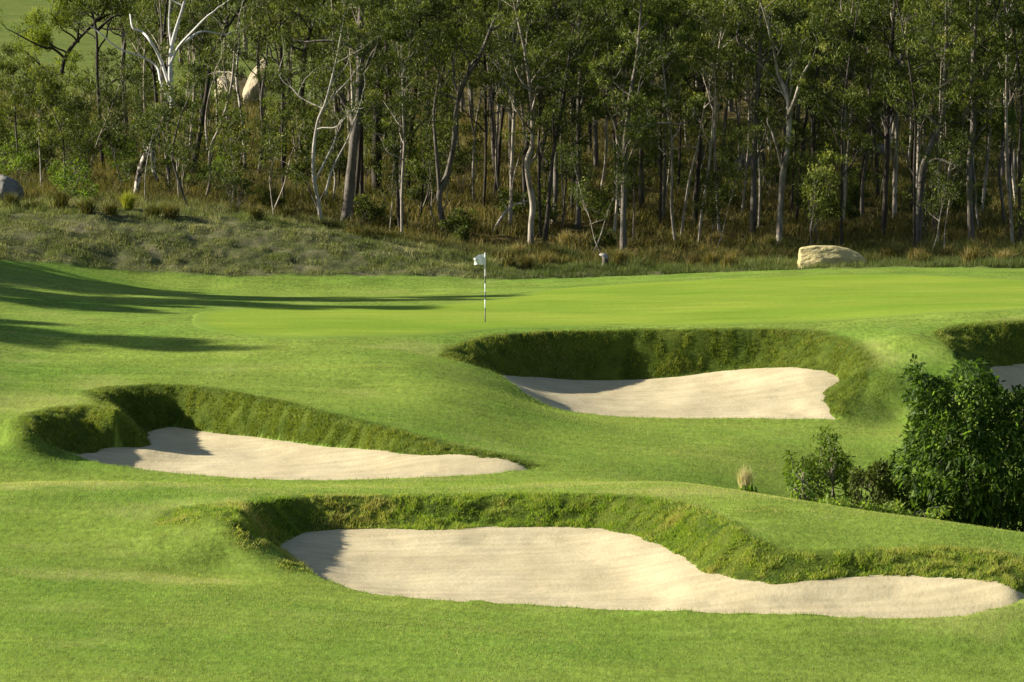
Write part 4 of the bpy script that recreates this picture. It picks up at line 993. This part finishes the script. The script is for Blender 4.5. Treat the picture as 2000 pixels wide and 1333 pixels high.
tussock('grass_tree', 250, 412, 520, .95, .02, 'yellow', 'bright yellow green grass tree tuft at the foot of the mottled bole', 'grass tree', .75, .6, .07)
tussock('grass_tuft', 1458, 958, 330, .78, .012, 'straw', 'pale feathery dry tuft standing alone on the front mound', spread=.28, tb=.7, r=.06, D=80.6)
tussock('weed', 1462, 960, 50, .26, .05, 'bushl', 'small dark leafy weed at the foot of the pale feathery tuft', 'weed', .18, .4, .1, D=80.3)
# tall grass tussocks on the edge of the wood
sp_ = [(20,408),(70,412),(120,410),(170,418),(215,420),(300,425),(335,428),(1105,480),(1150,470),(1190,478),(1235,490),(1275,485),(1330,500),(1375,505),(1420,498),(1480,505),(1530,512),(1300,520),(1010,505),(1060,500),(820,455),(780,452),(740,448),(1700,495),(1745,512),(1790,516),(1850,510),(1905,505),(1960,512),(560,432),(500,428)]
r3 = np.random.default_rng(5)
for i in range(34):
    px = r3.uniform(980, 2000); sp_.append((px, r3.uniform(478, 526) if not 1540 < px < 1720 else r3.uniform(450, 470)))
gcount = {}
sp_ = sorted(sp_)
def tk(px, py, i): return ('straw coloured' if i % 3 else 'dark green brown') if px > 900 else 'olive green'
tot_ = {}
for i, (px, py) in enumerate(sp_): tot_.setdefault((place_label(px), tk(px, py, i)), []).append(i)
for i, (px, py) in enumerate(sp_):
    hh = rng.uniform(.5, .95); key = (place_label(px), tk(px, py, i)); same = tot_[key]; j = same.index(i)
    ordn = '' if len(same) == 1 else ', '+('leftmost' if j == 0 else 'rightmost' if j == len(same)-1 else 'next to leftmost' if j == 1 else f'{j+1}th from left')
    o = tussock('grass_tussock', px, py, 260, hh, .025, 'dry', f'{key[1]} arching tussock {key[0]}{ordn}', 'tussock', .65, .25 if key[1][0] == 'd' else .66 if px > 900 else .35, .12)
    o['group'] = 'tussocks along the edge of the wood'
# dark tufts added along the bank crest, their tone standing in for its shade line
rows_ = [(640,450),(700,462),(745,470),(800,480),(850,490),(905,500),(960,508),(1010,512)]
for i, (px, py) in enumerate(rows_):
    o = tussock('grass_tussock', px, py-4, 340, .5, .025, 'dry', ['added shade-dark low tussock at the left end of the bank crest', 'added shade-dark low tussock on the bank crest below the big grey gum', 'added shade-dark low tussock on the bank crest right of the big grey gum', 'added shade-dark low tussock on the bank crest below the brown grey gum', 'added shade-dark low tussock on the bank crest below the curved gum', 'added shade-dark low tussock just left of the flag', 'added shade-dark low tussock right behind the flag', 'added shade-dark low tussock right of the flag by the dead twigs'][i], 'tussock', .8, .2, .4)
    o['group'] = 'dark tussocks added for the shade line of the bank crest'

# ---------------------------------------------------------------- rocks
def rock(px, py, w, h, d, mat, label, seed, boxy=.6, lean=(0, 0), name='boulder', D=None, sink=.15, profile=None, group=None, cat='boulder'):
    B = hit(px, py) if D is None else np.array([(px-1000)*D/F, D, gz((px-1000)*D/F, D)])
    bm_ = bpy.data.meshes.new('t'); import bmesh
    bm = bmesh.new(); bmesh.ops.create_icosphere(bm, subdivisions=5, radius=1); v = np.array([q.co[:] for q in bm.verts]); fcs = np.array([[q.index for q in f.verts] for f in bm.faces]); bm.free(); bpy.data.meshes.remove(bm_)
    r2 = np.random.default_rng(seed)
    # flatten against random planes: cleaved faces
    v = v/np.max(np.abs(v), axis=1)[:, None]**boxy
    for k in range(9 if boxy < .7 else 5):
        nrm = r2.normal(0, 1, 3); nrm[2] = abs(nrm[2])*.8; nrm /= np.linalg.norm(nrm); dd = r2.uniform(.72, .98)*(1 if boxy < .7 else 1.3); e = v@nrm-dd
        v = v-np.clip(e, 0, None)[:, None]*nrm*.92
    v = v+(fbm(v[:, 0]*2+9, v[:, 2]*1.3+v[:, 1]*1.3, seed, 4)[:, None]-.5)*.22*v
    v = v+(fbm(v[:, 0]*5+v[:, 2]*2+9, v[:, 2]*3+v[:, 1]*5, seed+3, 3)[:, None]-.5)*.06*v
    v[:, 2] = (v[:, 2]+1)*.5
    if profile is not None: v[:, 2] *= np.interp(v[:, 0], *profile)
    v = v*[w*.5, d*.5, h+sink]; v[:, 0] += lean[0]*v[:, 2]; v[:, 1] += lean[1]*v[:, 2]; v[:, 2] -= sink
    o = mesh(name, v, fcs, M[mat], smooth=False); o.location = [float(q) for q in B]
    return tag(o, label, cat, group)
rock(1628, 526, 2.7, .84, 1.5, 'rock', 'flat topped pale sandstone boulder sitting at the back of the green', 5, .93, (.05, -.04), profile=([-1, -.6, 0, .4, 1], [.9, 1.0, 1.0, .9, .58]), D=142.3)
rock(8, 396, 1.7, 1.15, 1.3, 'rockg', 'rounded grey boulder cut by the left edge of the frame', 11, .35, profile=([-1, 0, 1], [1, 1, .8]))
rock(497, 205, 1.7, 3.6, 1.8, 'rockc', 'tall cream rock outcrop on the sunny hillside between trunks', 21, .5, (.12, 0), 'rock_outcrop', cat='rock', group='cream rocks on the hillside', D=236, profile=([-1, -.2, .5, 1], [.45, .7, 1.0, .95]))
rock(455, 190, 2.4, 1.8, 1.6, 'rockc', 'lower cream rock left of the tall cream outcrop', 23, .4, (0, 0), 'rock_outcrop', cat='rock', group='cream rocks on the hillside', D=238)
rock(1700, 300, 2.0, .8, 1.2, 'rockg', 'low grey rock deep in the shaded wood above the sandstone boulder', 33, .4, name='rock', cat='rock')
rock(1455, 335, 1.5, .9, 1.2, 'rockg', 'dark rock in the shaded wood left of the tall dark forked gum', 35, .4, name='rock', cat='rock')
# stump
B = hit(1182, 520, 130); sr = empty('tree_stump', B, 'small pale topped stump in the rough between flag and boulder', 'stump'); B = B+0
tb = Tubes(); th_ = .36; tb.add([[0, 0, -.1], [.0, 0, .1], [.01, 0, .25], [.02, 0, th_]], [.17, .13, .12, .13], 10); tb.build('stump_wood', M['grey'], sr)
tb = Tubes(); tb.add([[-.06, 0, th_-.01], [-.03, 0, th_+.05]], [.22, .19], 10); tb.build('cut_top', M['pale'], sr)

# ---------------------------------------------------------------- flag in the hole
FB = hit(947.5, 631); fr_ = empty('flagstick', FB, 'black and white banded flagstick flying a white flag on the green', 'flagstick')
sch = FB[1]/F; zt = lambda py: P(948, py, D=FB[1])[2]-FB[2]
bands = [(494, 540, 'white'), (540, 554, 'black'), (554, 571, 'white'), (571, 585, 'black'), (585, 602, 'white'), (602, 631, 'black')]
for a, b_, c in bands:
    tb = Tubes(); z1, z0 = zt(a), zt(b_); z0 = z0 if b_ < 631 else -.1
    tb.add([[0, 0, z0], [0, 0, z1-.0005]], [.016, .016], 12); o = tb.build('pole_band', M[c], fr_); o['label'] = f'{c} painted band of the pole'
nu, nv = 22, 14; u, v = np.meshgrid(np.linspace(0, 1, nu), np.linspace(0, 1, nv))
top = np.interp(u, [0, .5, 1], [496, 498.5, 504]); bot = np.interp(u, [0, .3, 1], [517, 517.8, 516.5])
pxf = 947.2-u*(21+1.0*np.cos(v*5)); pyf = top+(bot-top)*v
dz = .06*np.sin(u*6+v*1.2)*u+.02*np.sin(v*6+u*3)*u
fx = (pxf-948)*sch; fz = np.array([zt(q) for q in pyf.ravel()]).reshape(pyf.shape)-.02*np.sin(u*9)*u
V = np.stack([fx, dz, fz], -1).reshape(-1, 3); V2 = V+[0, .003, 0]; ff = grid_faces(nv, nu)
mesh('flag', np.vstack([V, V2]), [np.vstack([ff, ff[:, ::-1]+len(V)])], M['cloth'], fr_, smooth=True)
